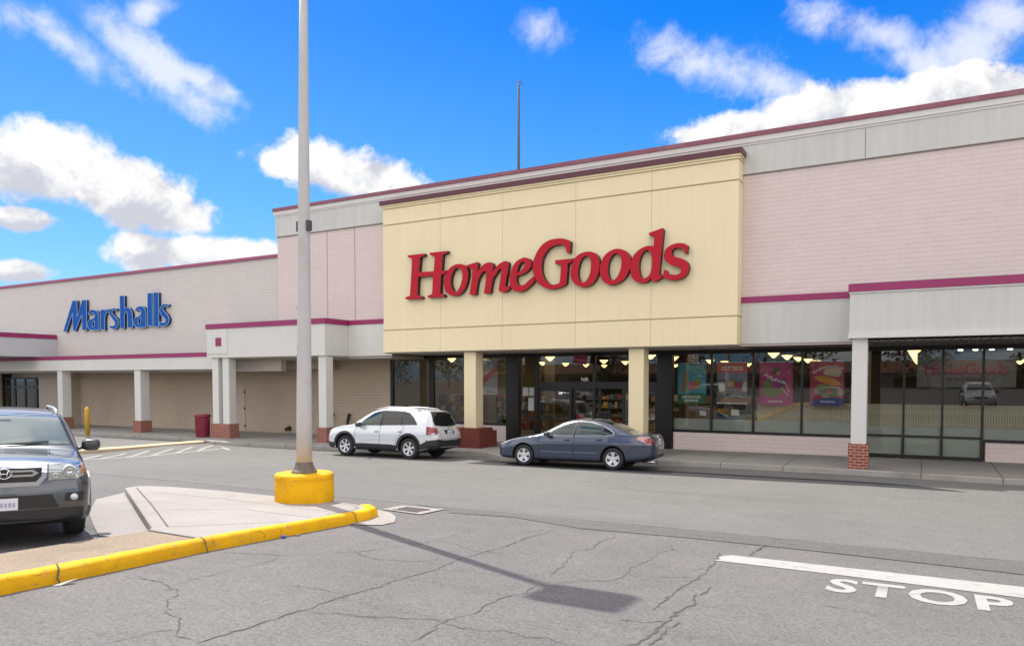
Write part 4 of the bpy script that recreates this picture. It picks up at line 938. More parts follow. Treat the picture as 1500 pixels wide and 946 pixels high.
    def line(s, name, pts, f, m, w=.006, off_=.0025, parent=None):
        o_, u, v, d = s.frame(f); bm = BM(); P = []
        for a, b in zip(pts, pts[1:]):
            n = max(2, int(math.hypot(b[0] - a[0], b[1] - a[1]) / .04))
            P += [(a[0] + (b[0] - a[0]) * i / n, a[1] + (b[1] - a[1]) * i / n) for i in range(n)]
        P.append(pts[-1]); pr = None
        for i, (a, b) in enumerate(P):
            p0, p1 = P[max(i - 1, 0)], P[min(i + 1, len(P) - 1)]
            dx, dy = p1[0] - p0[0], p1[1] - p0[1]; l = math.hypot(dx, dy) or 1
            row = []
            for sg in (1, -1):
                p = o_ + u * (a - dy / l * sg * w) + v * (b + dx / l * sg * w)
                h = s.tree.ray_cast(p, d)[0]
                if h is None: h = s.tree.find_nearest(p + d * 2.2)[0]
                row.append(bm.verts.new(h - d * off_))
            if pr:
                try: bm.faces.new((pr[0], pr[1], row[1], row[0]))
                except ValueError: pass
            pr = row
        bm.normal_update()
        for fc in bm.faces:
            if fc.normal.dot(d) > 0: fc.normal_flip()
        return obj(name, bm, m, parent or s.root, local=True)
    def surf(s, a, b, f):
        o_, u, v, d = s.frame(f); h = s.tree.ray_cast(o_ + u * a + v * b, d)[0]
        return h if h is not None else s.tree.find_nearest(o_ + u * a + v * b + d * 2.2)[0]
    def wheels(s, style):
        S = s.S; r = S['tyre']; rr = S['rim']; hw = S.get('tyre_w', .225) / 2
        rub = mat('tyre_rubber', (0.018, 0.018, 0.018), .75, var=.2, vscale=6); back = mat('wheel_shadow_steel', (0.02, 0.02, 0.021), .6)
        for x in S['axles']:
            for sd in (-1, 1):
                yo = sd * (S['halfw'] - .035 - hw)
                prof = [(rr - .01, hw * .5), (rr - .005, hw * .86), (rr + .012, hw * .96), ((rr + r) / 2, hw * 1.03), (r - .03, hw * .95), (r - .008, hw * .78), (r, hw * .5),
                        (r, -hw * .5), (r - .008, -hw * .78), (r - .03, -hw * .95), ((rr + r) / 2, -hw), (rr, -hw * .9), (rr - .02, -hw * .5)]
                bm = lathe(BM(), prof, 44, (x, yo, r), cap=False, axis='Y')
                lathe(bm, [(.001, -hw * .2 * 1), (rr, -hw * .2)], 24, (x, yo + sd * 0, r), cap=False, axis='Y', mi=1)
                bmesh.ops.recalc_face_normals(bm, faces=bm.faces[:])
                wo_ = obj('wheel', bm, [rub, back], s.root, local=True, smooth=True)
                # rim: outer lip, spokes, hub
                b2 = BM(); e = sd * hw
                lathe(b2, [(rr - .03, e * .62), (rr - .012, e * .92), (rr + .004, e * .98), (rr + .006, e * .80)], 40, (x, yo, r), cap=False, axis='Y')
                lathe(b2, [(rr - .035, e * .3), (rr - .03, e * .64)], 40, (x, yo, r), cap=False, axis='Y', mi=1)
                n, w0, w1, cone = style
                lathe(b2, [(.0001, e * (.72 + cone)), (.035, e * (.72 + cone)), (.055, e * (.66 + cone)), (.062, e * .4)], 24, (x, yo, r), cap=False, axis='Y')
                for k in range(n):
                    a = 2 * math.pi * (k + .25) / n + (.3 if sd > 0 else 0)
                    ca, sa = math.cos(a), math.sin(a)
                    def pt(rad, t, dep): return b2.verts.new((x + rad * ca - t * sa, yo + e * dep, r + rad * sa + t * ca))
                    ts = [(.04, w0, .66 + cone), (rr * .55, (w0 + w1) / 2 * 1.06, .80), (rr - .02, w1, .86)]
                    fr = [(pt(q, -w, dp), pt(q, w, dp)) for q, w, dp in ts]; bk = [(pt(q, -w, dp - .28), pt(q, w, dp - .28)) for q, w, dp in ts]
                    for i in range(2):
                        b2.faces.new((fr[i][0], fr[i][1], fr[i + 1][1], fr[i + 1][0]))
                        b2.faces.new((fr[i][0], fr[i + 1][0], bk[i + 1][0], bk[i][0])); b2.faces.new((fr[i][1], bk[i][1], bk[i + 1][1], fr[i + 1][1]))
                bmesh.ops.recalc_face_normals(b2, faces=b2.faces[:])
                obj('rim', b2, [mat('alloy_silver', (0.66, 0.67, 0.68), .35, metal=.6), back], wo_, local=True)
    def mirror(s, x, z, m, w=.2, h=.13, y=None):
        for sd, f in ((-1, 'L'), (1, 'R')):
            p = s.surf(x, z, f); yb = p.y
            bm = BM(); yc = yb + sd * (.06 + w / 2)
            prof = [(-.085, .5), (-.075, .78), (-.03, .97), (.03, 1.0), (.07, .96)]
            rings = []
            for dx, k in prof:
                ring = []
                for i in range(20):
                    a = 2 * math.pi * i / 20; ca, sa = math.cos(a), math.sin(a)
                    q = lambda v: math.copysign(abs(v) ** .6, v)
                    ring.append(bm.verts.new((x + dx, yc + q(ca) * w / 2 * k, z + .05 + q(sa) * h / 2 * k)))
                rings.append(ring)
            for a, b in zip(rings, rings[1:]):
                for i in range(20): bm.faces.new((a[i], a[(i + 1) % 20], b[(i + 1) % 20], b[i]))
            bm.faces.new(rings[0]); bm.faces.new(rings[-1])
            tube(bm, [(x - .01, yb - sd * .03, z - .02), (x, yb + sd * .09, z + .01)], .028, 8)
            bmesh.ops.recalc_face_normals(bm, faces=bm.faces[:])
            o = obj('mirror', bm, m, s.root, local=True, smooth=True)
    def handle(s, x, z, m, w=.19):
        for f, sd in (('L', -1), ('R', 1)):
            p = s.surf(x, z, f); q = s.surf(x + w, z, f)
            bm = tube(BM(), [(x, p.y - sd * .01, z), (x + .03, p.y + sd * .035, z + .003), (x + w / 2, (p.y + q.y) / 2 + sd * .045, z + .006), (x + w - .03, q.y + sd * .035, z + .003), (x + w, q.y - sd * .01, z)], .015, 8)
            obj('door_handle', bm, m, s.root, local=True, smooth=True)
            s.drape('handle_recess', [(x + .02, z - .03), (x + w - .02, z - .03), (x + w - .03, z + .03), (x + .03, z + .03)], f, mat('recess', (.03, .03, .035), .5), off_=.004, rim=0)
    def plate(s, f, a, b, txt=None, w=.30, h=.15, tilt=0):
        p = s.surf(a, b, f); o_, u, v, d = s.frame(f)
        bm = BM(); c = p - d * .02
        def fn(q, z): return c + u * q + v * z
        solid(bm, [[(-w / 2, -h / 2), (w / 2, -h / 2), (w / 2, h / 2), (-w / 2, h / 2)]], fn, d * .014)
        o = obj('licence_plate', bm, mat('licence_plate_white', (.72, .72, .78), .4, var=.08, vscale=30), s.root, local=True)
        b2 = BM()
        for i, k in enumerate((-.105, -.063, -.021, .021, .063, .105)):
            box(b2, 0, 1, 0, 1, 0, 1)
            for vv in b2.verts[-8:]:
                q = fn(k + (vv.co.y - .5) * .026, (vv.co.z - .5) * .055 - .008) - d * (.002 + .002 * vv.co.x); vv.co = q
        bmesh.ops.recalc_face_normals(b2, faces=b2.faces[:])
        obj('plate_smudge', b2, mat('plate_ink', (.38, .38, .48), .5), o, local=True)
        return o
    def place(s, x, y, z, rz, roll=0.0): s.root.location = (x, y, z); s.root.rotation_euler = (roll, 0, rz)
def children(o): return [c for c in bpy.data.objects if c.parent == o]
def copy_tree(o, parent=None):
    c = o.copy(); COL.objects.link(c)
    if parent is not None: c.parent = parent
    for ch in children(o): copy_tree(ch, c)
    return c

M_CARGL = mat('car_glass', (0.010, 0.013, 0.014), 0.03, spec=.55)
M_CARGL2 = mat('car_glass_clear', (0.022, 0.042, 0.042), 0.03, spec=.6)
M_CHROME = mat('chrome', (0.75, 0.76, 0.78), 0.12, metal=1.0)
M_TRIMB = mat('black_trim', (0.016, 0.016, 0.018), 0.45)
M_GAP = mat('panel_gap', (0.008, 0.008, 0.009), 0.9)
M_LENSR = mat('red_lens', (0.24, 0.004, 0.008), 0.12, coat=1.0)
M_LENSW = mat('clear_lens', (0.62, 0.64, 0.64), 0.1, metal=.25, coat=1.0)
M_LENSP = mat('pink_lens', (0.42, 0.2, 0.2), 0.12, coat=1.0)
M_LENSO = mat('amber_lens', (0.5, 0.13, 0.02), 0.15, coat=1.0)

# --- blue saloon
L1 = 4.95
SAL = dict(length=L1, axles=(.97, 3.80), arch=.375, tyre=.325, rim=.205, halfw=.905, arch_dz=.01, tyre_w=.215, curves=dict(
    zb=[(0, .30), (.1, .22), (.5, .19), (1.5, .17), (3.4, .17), (4.3, .22), (4.8, .30), (L1, .36)],
    w=[(0, .52), (.06, .64), (.18, .76), (.4, .845), (.8, .89), (1.6, .905), (3.6, .905), (4.3, .88), (4.65, .83), (4.85, .74), (L1, .62)],
    zs=[(0, .55), (.08, .62), (.3, .70), (.7, .80), (1.1, .875), (1.5, .915), (2.5, .945), (3.6, .985), (4.2, 1.01), (4.6, 1.0), (4.85, .95), (L1, .85)],
    ws=[(0, .50), (.06, .60), (.18, .70), (.4, .77), (.8, .82), (1.6, .85), (3.6, .855), (4.3, .82), (4.65, .76), (4.85, .69), (L1, .58)],
    zt=[(0, .60), (.08, .67), (.3, .77), (.7, .885), (1.1, .955), (1.38, .995), (1.55, 1.06), (1.9, 1.25), (2.2, 1.385), (2.5, 1.455), (2.8, 1.485), (3.1, 1.475), (3.4, 1.43), (3.7, 1.345), (4.0, 1.225), (4.25, 1.125), (4.4, 1.09), (4.65, 1.085), (4.82, 1.06), (4.9, .98), (L1, .88)],
    wt=[(0, .46), (.3, .68), (.8, .76), (1.38, .79), (1.6, .76), (2.0, .66), (2.5, .585), (3.0, .575), (3.5, .60), (3.9, .65), (4.25, .72), (4.5, .72), (4.85, .62), (L1, .5)],
    cr=[(0, .02), (.4, .05), (1.0, .055), (1.38, .05), (1.8, .065), (2.4, .05), (3.2, .05), (3.8, .06), (4.3, .05), (4.7, .035), (L1, .02)]))
M_BLUE = mat('slate_blue_paint', (0.036, 0.049, 0.082), 0.32, metal=.5, coat=1.0)
def saloon(label, paint, group=None, name='sedan_car'):
    c = Car(name, label, 'car', SAL, paint, group)
    trimo = [(1.52, .925), (2.0, 1.19), (2.4, 1.35), (2.75, 1.405), (3.1, 1.385), (3.45, 1.285), (3.70, 1.165), (3.825, 1.07), (3.80, 1.002), (3.7, .99), (2.6, .957)]
    c.both('window_trim', trimo, mat('window_brightwork', (.42, .43, .45), .25, metal=.8), off_=.004, rim=.004)
    c.both('front_door_glass', [(1.68, .955), (2.02, 1.165), (2.4, 1.325), (2.62, 1.37), (2.55, .968)], M_CARGL2, off_=.009, rim=.006)
    c.both('rear_door_glass', [(2.64, .972), (2.71, 1.378), (3.05, 1.362), (3.38, 1.285), (3.46, 1.0)], M_CARGL2, off_=.009, rim=.006)
    c.both('quarter_glass', [(3.52, 1.003), (3.45, 1.26), (3.66, 1.165), (3.79, 1.075), (3.77, 1.013)], M_CARGL, off_=.009, rim=.006)
    c.both('pillar_trim', [(2.56, .96), (2.63, .962), (2.705, 1.385), (2.63, 1.38)], M_TRIMB, off_=.010, rim=.006)
    c.both('pillar_trim', [(3.455, .992), (3.525, .997), (3.458, 1.272), (3.378, 1.296)], M_TRIMB, off_=.010, rim=.006)
    c.drape('windscreen', [(-.70, 1.03), (-.56, 1.40), (.0, 1.43), (.56, 1.40), (.70, 1.03), (.0, 1.06)], 'F', M_CARGL2, off_=.012, rim=.01)
    c.drape('rear_window', [(-.62, 1.165), (-.53, 1.37), (.0, 1.405), (.53, 1.37), (.62, 1.165), (0, 1.15)], 'B', M_CARGL, off_=.012, rim=.01)
    for f in ('L', 'R'):
        c.line('door_seam', [(1.50, .92), (1.46, .75), (1.47, .45), (1.52, .24), (2.62, .22), (2.58, .5), (2.60, .95)], f, M_GAP)
        c.line('door_seam', [(2.62, .22), (3.35, .23), (3.45, .42), (3.55, .62), (3.66, .78), (3.70, .98)], f, M_GAP)
        c.line('side_moulding', [(1.55, .46), (2.55, .47)], f, mat('moulding', (.14, .17, .22), .3, metal=.4, coat=1), w=.012, off_=.006)
        c.line('side_moulding', [(2.62, .47), (3.34, .48)], f, MATS['moulding'], w=.012, off_=.006)
        c.line('bumper_seam', [(.42, .72), (.5, .6), (.58, .45)], f, M_GAP, w=.004); c.line('bumper_seam', [(4.22, .5), (4.4, .68), (4.62, .72), (4.8, .70)], f, M_GAP, w=.004)
        c.line('sill_seam', [(1.4, .225), (3.38, .235)], f, M_TRIMB, w=.012)
        c.drape('fuel_door', [(4.02, .84), (4.15, .84), (4.15, .97), (4.02, .97)], f, paint, off_=.003, rim=.004)
    for f, sg in (((Vector((-2, -2, 0)), Vector((1, -1, 0)).normalized(), Vector((0, 0, 1)), Vector((1, 1, 0)).normalized()), -1),
                  ((Vector((-2, 2, 0)), Vector((1, 1, 0)).normalized(), Vector((0, 0, 1)), Vector((1, -1, 0)).normalized()), 1)):
        c.drape('headlight', [(.40, .60), (.43, .67), (.64, .75), (.96, .84), (.98, .80), (.82, .70), (.60, .61)], f, M_LENSW, off_=.006)
    fL = (Vector((8, -3, 0)), Vector((1, 1, 0)).normalized(), Vector((0, 0, 1)), Vector((-1, 1, 0)).normalized())
    fR = (Vector((8, 3, 0)), Vector((1, -1, 0)).normalized(), Vector((0, 0, 1)), Vector((-1, -1, 0)).normalized())
    for f in (fL, fR):
        # coordinate along the diagonal: rear quarter of the car
        a0 = None
        for a in np.arange(-4, 1, .02):
            h = c.tree.ray_cast(f[0] + f[1] * a + f[2] * .9, f[3])[0]
            if h is not None and h.x > 4.42: a0 = a; break
        q = [(a0 + .06, .93), (a0 + .16, 1.0), (a0 + .36, .98), (a0 + .50, .90), (a0 + .49, .80), (a0 + .34, .77), (a0 + .18, .85)]
        t = c.drape('tail_light', q, f, M_LENSP, off_=.007, sharp=False)
        c.drape('tail_light_reflector', [(a0 + .30, .80), (a0 + .48, .80), (a0 + .49, .89), (a0 + .38, .95), (a0 + .24, .90)], f, M_LENSR, off_=.012, parent=t, sharp=False)
    c.drape('grille', [(-.34, .50), (-.40, .62), (.40, .62), (.34, .50)], 'F', M_TRIMB, off_=.006)
    c.drape('lower_grille', [(-.45, .28), (-.5, .40), (.5, .40), (.45, .28)], 'F', M_TRIMB, off_=.006)
    c.drape('boot_panel', [(-.48, .70), (-.5, .98), (.5, .98), (.48, .70)], 'B', paint, off_=.004, rim=.006)
    c.plate('B', 0, .84)
    p = c.surf(0, .97, 'B'); b = obj('badge', lathe(BM(), [(.001, 0), (.045, 0), (.04, .012), (.001, .014)], 20), M_CHROME, c.root, local=True); b.location = (p.x, 0, p.z); b.rotation_euler = (0, R(90), 0)
    obj('exhaust_pipe', tube(BM(), [(4.5, -.42, .27), (4.93, -.45, .25)], .032, 14), M_CHROME, c.root, local=True, smooth=True)
    c.drape('rear_valance', [(-.62, .37), (-.6, .45), (.6, .45), (.62, .37)], 'B', M_TRIMB, off_=.004)
    c.handle(2.28, .83, mat('handle_paint', (.03, .04, .07), .3, metal=.5, coat=1)); c.handle(3.28, .865, MATS['handle_paint'])
    c.mirror(1.78, .945, mat('mirror_black', (.02, .022, .028), .3, coat=.6), w=.19, h=.13)
    c.wheels((5, .034, .060, .06))
    return c
sal = saloon('dark slate blue saloon car parked at the kerb by the entrance', M_BLUE)

# --- silver white crossover
L2 = 4.685
SUV = dict(length=L2, axles=(.94, 3.64), arch=.425, tyre=.362, rim=.225, halfw=.94, arch_dz=.015, tyre_w=.235, crease=.014, curves=dict(
    zb=[(0, .36), (.12, .26), (.5, .23), (3.9, .23), (4.3, .30), (L2, .42)],
    w=[(0, .58), (.05, .70), (.15, .81), (.35, .885), (.8, .93), (1.6, .94), (3.7, .94), (4.25, .925), (4.5, .875), (4.62, .80), (L2, .70)],
    zs=[(0, .72), (.08, .82), (.3, .93), (.7, 1.0), (1.2, 1.045), (2.0, 1.065), (3.2, 1.10), (4.0, 1.125), (4.4, 1.13), (4.6, 1.0), (L2, .85)],
    ws=[(0, .55), (.05, .65), (.15, .74), (.35, .80), (.8, .85), (1.6, .88), (3.7, .89), (4.3, .865), (4.55, .79), (L2, .66)],
    zt=[(0, .77), (.06, .85), (.2, .97), (.6, 1.075), (1.0, 1.125), (1.2, 1.16), (1.45, 1.33), (1.75, 1.52), (2.0, 1.63), (2.3, 1.705), (2.7, 1.74), (3.2, 1.735), (3.7, 1.705), (4.1, 1.655), (4.28, 1.62), (4.36, 1.54), (4.45, 1.36), (4.55, 1.14), (4.62, 1.03), (L2, .9)],
    wt=[(0, .5), (.2, .68), (.7, .80), (1.15, .83), (1.5, .75), (2.0, .66), (2.6, .64), (3.4, .64), (4.0, .625), (4.28, .615), (4.4, .64), (4.5, .68), (L2, .6)],
    cr=[(0, .03), (.4, .06), (1.1, .06), (1.6, .07), (2.3, .045), (3.5, .045), (4.2, .05), (4.4, .08), (4.55, .08), (L2, .03)]))
M_SILV = mat('silver_white_paint', (0.64, 0.655, 0.67), 0.3, metal=.25, coat=1.0)
def crossover(label, paint, group=None, name='suv_car'):
    c = Car(name, label, 'car', SUV, paint, group)
    c.both('front_door_glass', [(1.50, 1.085), (1.80, 1.34), (2.05, 1.51), (2.30, 1.585), (2.47, 1.60), (2.40, 1.105)], M_CARGL2, off_=.008, rim=.006)
    c.both('rear_door_glass', [(2.52, 1.11), (2.60, 1.605), (3.0, 1.605), (3.28, 1.59), (3.30, 1.135)], M_CARGL, off_=.008, rim=.006)
    c.both('quarter_glass', [(3.36, 1.14), (3.34, 1.585), (3.56, 1.54), (3.76, 1.40), (3.95, 1.19), (3.93, 1.155)], M_CARGL, off_=.008, rim=.006)
    c.both('pillar_trim', [(2.41, 1.10), (2.51, 1.10), (2.59, 1.61), (2.48, 1.61)], M_TRIMB, off_=.007, rim=.006)
    c.both('pillar_trim', [(3.30, 1.13), (3.36, 1.13), (3.34, 1.595), (3.28, 1.597)], M_TRIMB, off_=.007, rim=.006)
    c.drape('windscreen', [(-.74, 1.19), (-.62, 1.60), (0, 1.65), (.62, 1.60), (.74, 1.19), (0, 1.23)], 'F', M_CARGL2, off_=.012, rim=.01)
    c.drape('rear_window', [(-.66, 1.16), (-.68, 1.3), (-.57, 1.575), (0, 1.60), (.57, 1.575), (.68, 1.3), (.66, 1.16), (.3, 1.12), (-.3, 1.12)], 'B', M_CARGL, off_=.012, rim=.01)
    c.drape('spoiler', [(.0 - .56, 1.60), (-.5, 1.64), (.5, 1.64), (.56, 1.60)], 'B', paint, off_=.05, rim=.06)
    def arcp(cx, r0, r1, a0, a1, zc, n=18):
        o = [(cx + r1 * math.cos(R(a0 + (a1 - a0) * i / n)), zc + r1 * math.sin(R(a0 + (a1 - a0) * i / n))) for i in range(n + 1)]
        return o + [(cx + r0 * math.cos(R(a1 + (a0 - a1) * i / n)), zc + r0 * math.sin(R(a1 + (a0 - a1) * i / n))) for i in range(n + 1)]
    zc = .377
    for x in (.94, 3.64): c.both('arch_cladding', arcp(x, .43, .50, -5, 185, zc), M_TRIMB, off_=.012, step=.08)
    c.both('sill_cladding', [(1.44, .26), (3.14, .26), (3.14, .45), (2.9, .475), (1.7, .475), (1.44, .46)], M_TRIMB, off_=.012)
    c.drape('rear_bumper_cladding', [(-.90, .44), (-.92, .66), (-.7, .70), (-.4, .66), (.4, .66), (.7, .70), (.92, .66), (.90, .44)], 'B', M_TRIMB, off_=.016)
    c.both('rear_bumper_cladding', [(4.10, .34), (4.66, .43), (4.66, .655), (4.40, .655), (4.2, .56), (4.10, .50)], M_TRIMB, off_=.012)
    c.both('front_bumper_cladding', [(.10, .30), (.45, .28), (.45, .45), (.12, .50)], M_TRIMB, off_=.012)
    for f in ('L', 'R'):
        c.line('door_seam', [(1.44, 1.06), (1.40, .9), (1.40, .6), (1.44, .46)], f, M_GAP); c.line('door_seam', [(2.47, 1.10), (2.46, .8), (2.46, .28)], f, M_GAP)
        c.line('door_seam', [(3.42, 1.14), (3.42, .98), (3.32, .84), (3.16, .66), (3.1, .48)], f, M_GAP)
        c.line('body_crease', [(1.62, .55), (2.0, .60), (3.1, .63)], f, mat('crease_shade', (.42, .43, .45), .4, metal=.2), w=.008)
        c.line('hood_seam', [(.45, .955), (.8, 1.0), (1.3, 1.045)], f, M_GAP, w=.004)
        c.drape('fuel_door', [(3.62 + .085 * math.cos(t), .92 + .085 * math.sin(t)) for t in np.linspace(0, 2 * math.pi, 21)[:-1]], f, paint, off_=.005, rim=.006)
    fL = (Vector((8, -3, 0)), Vector((1, 1, 0)).normalized(), Vector((0, 0, 1)), Vector((-1, 1, 0)).normalized())
    fR = (Vector((8, 3, 0)), Vector((1, -1, 0)).normalized(), Vector((0, 0, 1)), Vector((-1, -1, 0)).normalized())
    for f in (fL, fR):
        for a in np.arange(-4, 1, .02):
            h = c.tree.ray_cast(f[0] + f[1] * a + f[2] * .95, f[3])[0]
            if h is not None and h.x > 4.30: a0 = a; break
        t = c.drape('tail_light', [(a0, .84), (a0 + .01, 1.10), (a0 + .05, 1.115), (a0 + .36, 1.06), (a0 + .40, .93), (a0 + .35, .85)], f, M_LENSR, off_=.012)
        c.drape('reversing_lens', [(a0 + .14, .865), (a0 + .30, .87), (a0 + .29, .905), (a0 + .16, .90)], f, M_LENSW, off_=.016, parent=t)
        t.location.x += .0
    for f in ((Vector((-2, -2, 0)), Vector((1, -1, 0)).normalized(), Vector((0, 0, 1)), Vector((1, 1, 0)).normalized()),
              (Vector((-2, 2, 0)), Vector((1, 1, 0)).normalized(), Vector((0, 0, 1)), Vector((1, -1, 0)).normalized())):
        c.drape('headlight', [(.42, .78), (.45, .88), (.75, .985), (1.02, 1.01), (.94, .89), (.70, .80)], f, M_LENSW, off_=.006)
    c.drape('grille', [(-.34, .66), (-.40, .77), (.40, .77), (.34, .66)], 'F', M_TRIMB, off_=.008)
    c.line('tailgate_seam', [(-.62, 1.10), (-.58, .9), (-.52, .70), (.52, .70), (.58, .9), (.62, 1.10)], 'B', M_GAP)
    c.drape('plate_recess', [(-.27, .86), (-.3, 1.0), (.3, 1.0), (.27, .86)], 'B', mat('recess', (.03, .03, .035), .5), off_=.004)
    c.plate('B', 0, .91)
    p = c.surf(0, 1.06, 'B'); b = obj('badge', lathe(BM(), [(.001, 0), (.05, 0), (.045, .012), (.001, .014)], 20), M_CHROME, c.root, local=True); b.location = (p.x, 0, p.z); b.rotation_euler = (0, R(90), 0); b.scale = (.6, 1, 1)
    for sd in (-1, 1):
        pts = [(x, sd * (.63 if x > 2.2 else .64), c.tree.ray_cast(Vector((x, sd * .63, 4)), Vector((0, 0, -1)))[0].z + dz) for x, dz in ((2.0, .0), (2.15, .035), (2.6, .05), (3.2, .05), (3.75, .045), (3.95, .0))]
        obj('roof_rail', tube(BM(), pts, .018, 8), mat('rail_silver', (.5, .51, .52), .35, metal=.6), c.root, local=True, smooth=True)
    obj('rear_wiper', tube(BM(), [(4.62, .0, 1.17), (4.60, .3, 1.19)], .01, 6), M_TRIMB, c.root, local=True)
    c.handle(2.22, .90, mat('handle_silver', (.62, .63, .65), .3, metal=.25, coat=1)); c.handle(3.20, .93, MATS['handle_silver'])
    c.mirror(1.62, 1.06, mat('mirror_black', (.02, .022, .028), .3, coat=.6), w=.2, h=.16)
    c.wheels((6, .022, .040, .0))
    return c
suv = crossover('silver white crossover parked at the kerb in front of the brick base', M_SILV)

# --- dark grey off-roader facing the camera
L3 = 4.85
BIG = dict(length=L3, axles=(.93, 3.71), arch=.44, tyre=.385, rim=.225, halfw=1.0, arch_dz=.015, tyre_w=.25, crease=.01, curves=dict(
    zb=[(0, .36), (.12, .30), (.5, .26), (4.3, .28), (L3, .42)],
    w=[(0, .84), (.04, .90), (.12, .945), (.3, .972), (.7, .985), (1.6, .985), (4.2, .985), (4.7, .96), (L3, .90)],
    zs=[(0, .98), (.06, 1.02), (.3, 1.065), (.7, 1.09), (1.3, 1.12), (4.0, 1.17), (4.7, 1.17), (L3, 1.0)],
    ws=[(0, .78), (.04, .83), (.12, .87), (.3, .90), (.7, .925), (1.6, .94), (4.2, .945), (4.7, .93), (L3, .86)],
    zt=[(0, 1.06), (.05, 1.115), (.14, 1.145), (.4, 1.175), (.9, 1.20), (1.15, 1.225), (1.4, 1.39), (1.7, 1.60), (1.9, 1.72), (2.05, 1.765), (2.4, 1.80), (3.4, 1.81), (4.3, 1.79), (4.6, 1.74), (4.72, 1.55), (4.80, 1.2), (L3, 1.05)],
    wt=[(0, .74), (.3, .84), (1.1, .88), (1.4, .84), (1.8, .775), (2.1, .755), (3.5, .75), (4.5, .74), (4.8, .80), (L3, .8)],
    cr=[(0, .05), (.3, .07), (1.1, .07), (1.6, .06), (2.1, .05), (4.3, .05), (L3, .04)]))
M_GREY = mat('grey_blue_paint', (0.085, 0.093, 0.105), 0.34, metal=.65, coat=1.0)
def offroader(label, paint, group=None, name='suv_car'):
    c = Car(name, label, 'car', BIG, paint, group)
    c.drape('windscreen', [(-.82, 1.26), (-.80, 1.33), (-.70, 1.70), (0, 1.735), (.70, 1.70), (.80, 1.33), (.82, 1.26), (0, 1.29)], 'F', mat('sky_glass', (0.05, 0.085, 0.085), 0.02, spec=.9, coat=1.0), off_=.012, rim=.01)
    c.line('windscreen_seal', [(-.85, 1.25), (-.72, 1.72), (0, 1.755), (.72, 1.72), (.85, 1.25)], 'F', M_GAP, w=.014, off_=.006)
    c.drape('grille', [(-.43, .90), (-.43, 1.09), (.43, 1.09), (.43, .90), (.35, .84), (-.35, .84)], 'F', M_TRIMB, off_=.010)
    for z0, z1, k in ((1.055, 1.11, .46), (.82, .875, .37)):
        c.drape('grille_frame', [(-k, z0), (-k - .01, z1), (k + .01, z1), (k, z0)], 'F', M_CHROME, off_=.03, rim=.025)
    for sg in (-1, 1):
        q = [(.38, .84), (.455, .93), (.465, 1.105), (.405, 1.105), (.40, .95), (.34, .875)]
        c.drape('grille_frame', [(sg * a, b) for a, b in q], 'F', M_CHROME, off_=.032, rim=.025)
        q = [(.06, .945), (.30, .945), (.37, .985), (.31, 1.03), (.06, 1.03)]
        c.drape('grille_bar', [(sg * a, b) for a, b in q], 'F', mat('satin_silver', (.42, .43, .45), .3, metal=.7), off_=.024, rim=.02)
        c.drape('grille_slot', [(sg * a, b) for a, b in [(.09, .972), (.29, .972), (.32, .987), (.29, 1.005), (.09, 1.005)]], 'F', M_TRIMB, off_=.028, rim=.004)
        t = c.drape('headlight', [(sg * a, b) for a, b in [(.475, .885), (.48, 1.10), (.70, 1.11), (.86, 1.09), (.91, 1.03), (.905, .945), (.80, .90)]], 'F', mat('headlamp_lens', (.42, .45, .43), .08, metal=.35, coat=1.0), off_=.012, rim=.012)
        for (a, b, r_) in ((.71, 1.0, .085), (.555, .94, .042)):
            p = c.surf(sg * a, b, 'F')
            e = obj('lamp_reflector', lathe(BM(), [(r_ * .28, -.004), (r_ * .45, -.012), (r_ * .62, -.002), (r_ * .85, -.016), (r_, -.004)], 24, cap=True), M_CHROME, t, local=True, smooth=True)
            e.location = (p.x - .014, p.y, p.z); e.rotation_euler = (0, R(90), 0)
        c.drape('turn_lens', [(sg * a, b) for a, b in [(.845, .955), (.85, 1.07), (.875, 1.06), (.90, 1.015), (.895, .955)]], 'F', M_LENSO, off_=.016, rim=.006, parent=t)
        c.drape('fog_recess', [(sg * a, b) for a, b in [(.66, .60), (.68, .71), (.88, .72), (.87, .60)]], 'F', M_TRIMB, off_=.008)
        p = c.surf(sg * .765, .655, 'F')
        e = obj('fog_light', lathe(BM(), [(.001, -.03), (.03, -.026), (.042, -.016), (.046, -.006), (.046, .01)], 24, cap=False), M_LENSW, c.root, local=True, smooth=True); e.location = (p.x - .012, p.y, p.z); e.rotation_euler = (0, R(90), 0)
        c.line('hood_seam', [(sg * .47, 1.125), (sg * .52, 1.15), (sg * .56, 1.20)], 'F', M_GAP, w=.004)
    c.drape('lower_intake', [(-.52, .70), (-.60, .53), (.60, .53), (.52, .70)], 'F', M_TRIMB, off_=.008)
    c.drape('front_valance', [(-.86, .34), (-.88, .52), (-.62, .50), (.62, .50), (.88, .52), (.86, .34)], 'F', M_TRIMB, off_=.010)
    c.both('front_valance', [(.08, .33), (.50, .30), (.47, .42), (.10, .52)], M_TRIMB, off_=.008)
    c.plate('F', 0, .60)
    # emblem: oval ring with an upright letter form
    p = c.surf(0, .99, 'F'); bm = BM(); x0 = p.x - .05
    rg = [(x0, .075 * math.cos(t), .99 + .062 * math.sin(t)) for t in np.linspace(0, 2 * math.pi, 29)]; tube(bm, rg, .008, 6)
    for sg in (-1, 1): tube(bm, [(x0, sg * .048, 1.035), (x0, sg * .034, .99), (x0, sg * .030, .945)], .009, 6)
    tube(bm, [(x0, -.034, .99), (x0, .034, .99)], .009, 6)
    obj('emblem', bm, M_CHROME, c.root, local=True, smooth=True)
    c.both('front_door_glass', [(1.62, 1.18), (2.0, 1.52), (2.18, 1.66), (2.52, 1.70), (2.50, 1.19)], M_CARGL, off_=.008)
    c.both('rear_door_glass', [(2.60, 1.19), (2.62, 1.70), (3.5, 1.70), (3.5, 1.2)], M_CARGL, off_=.008)
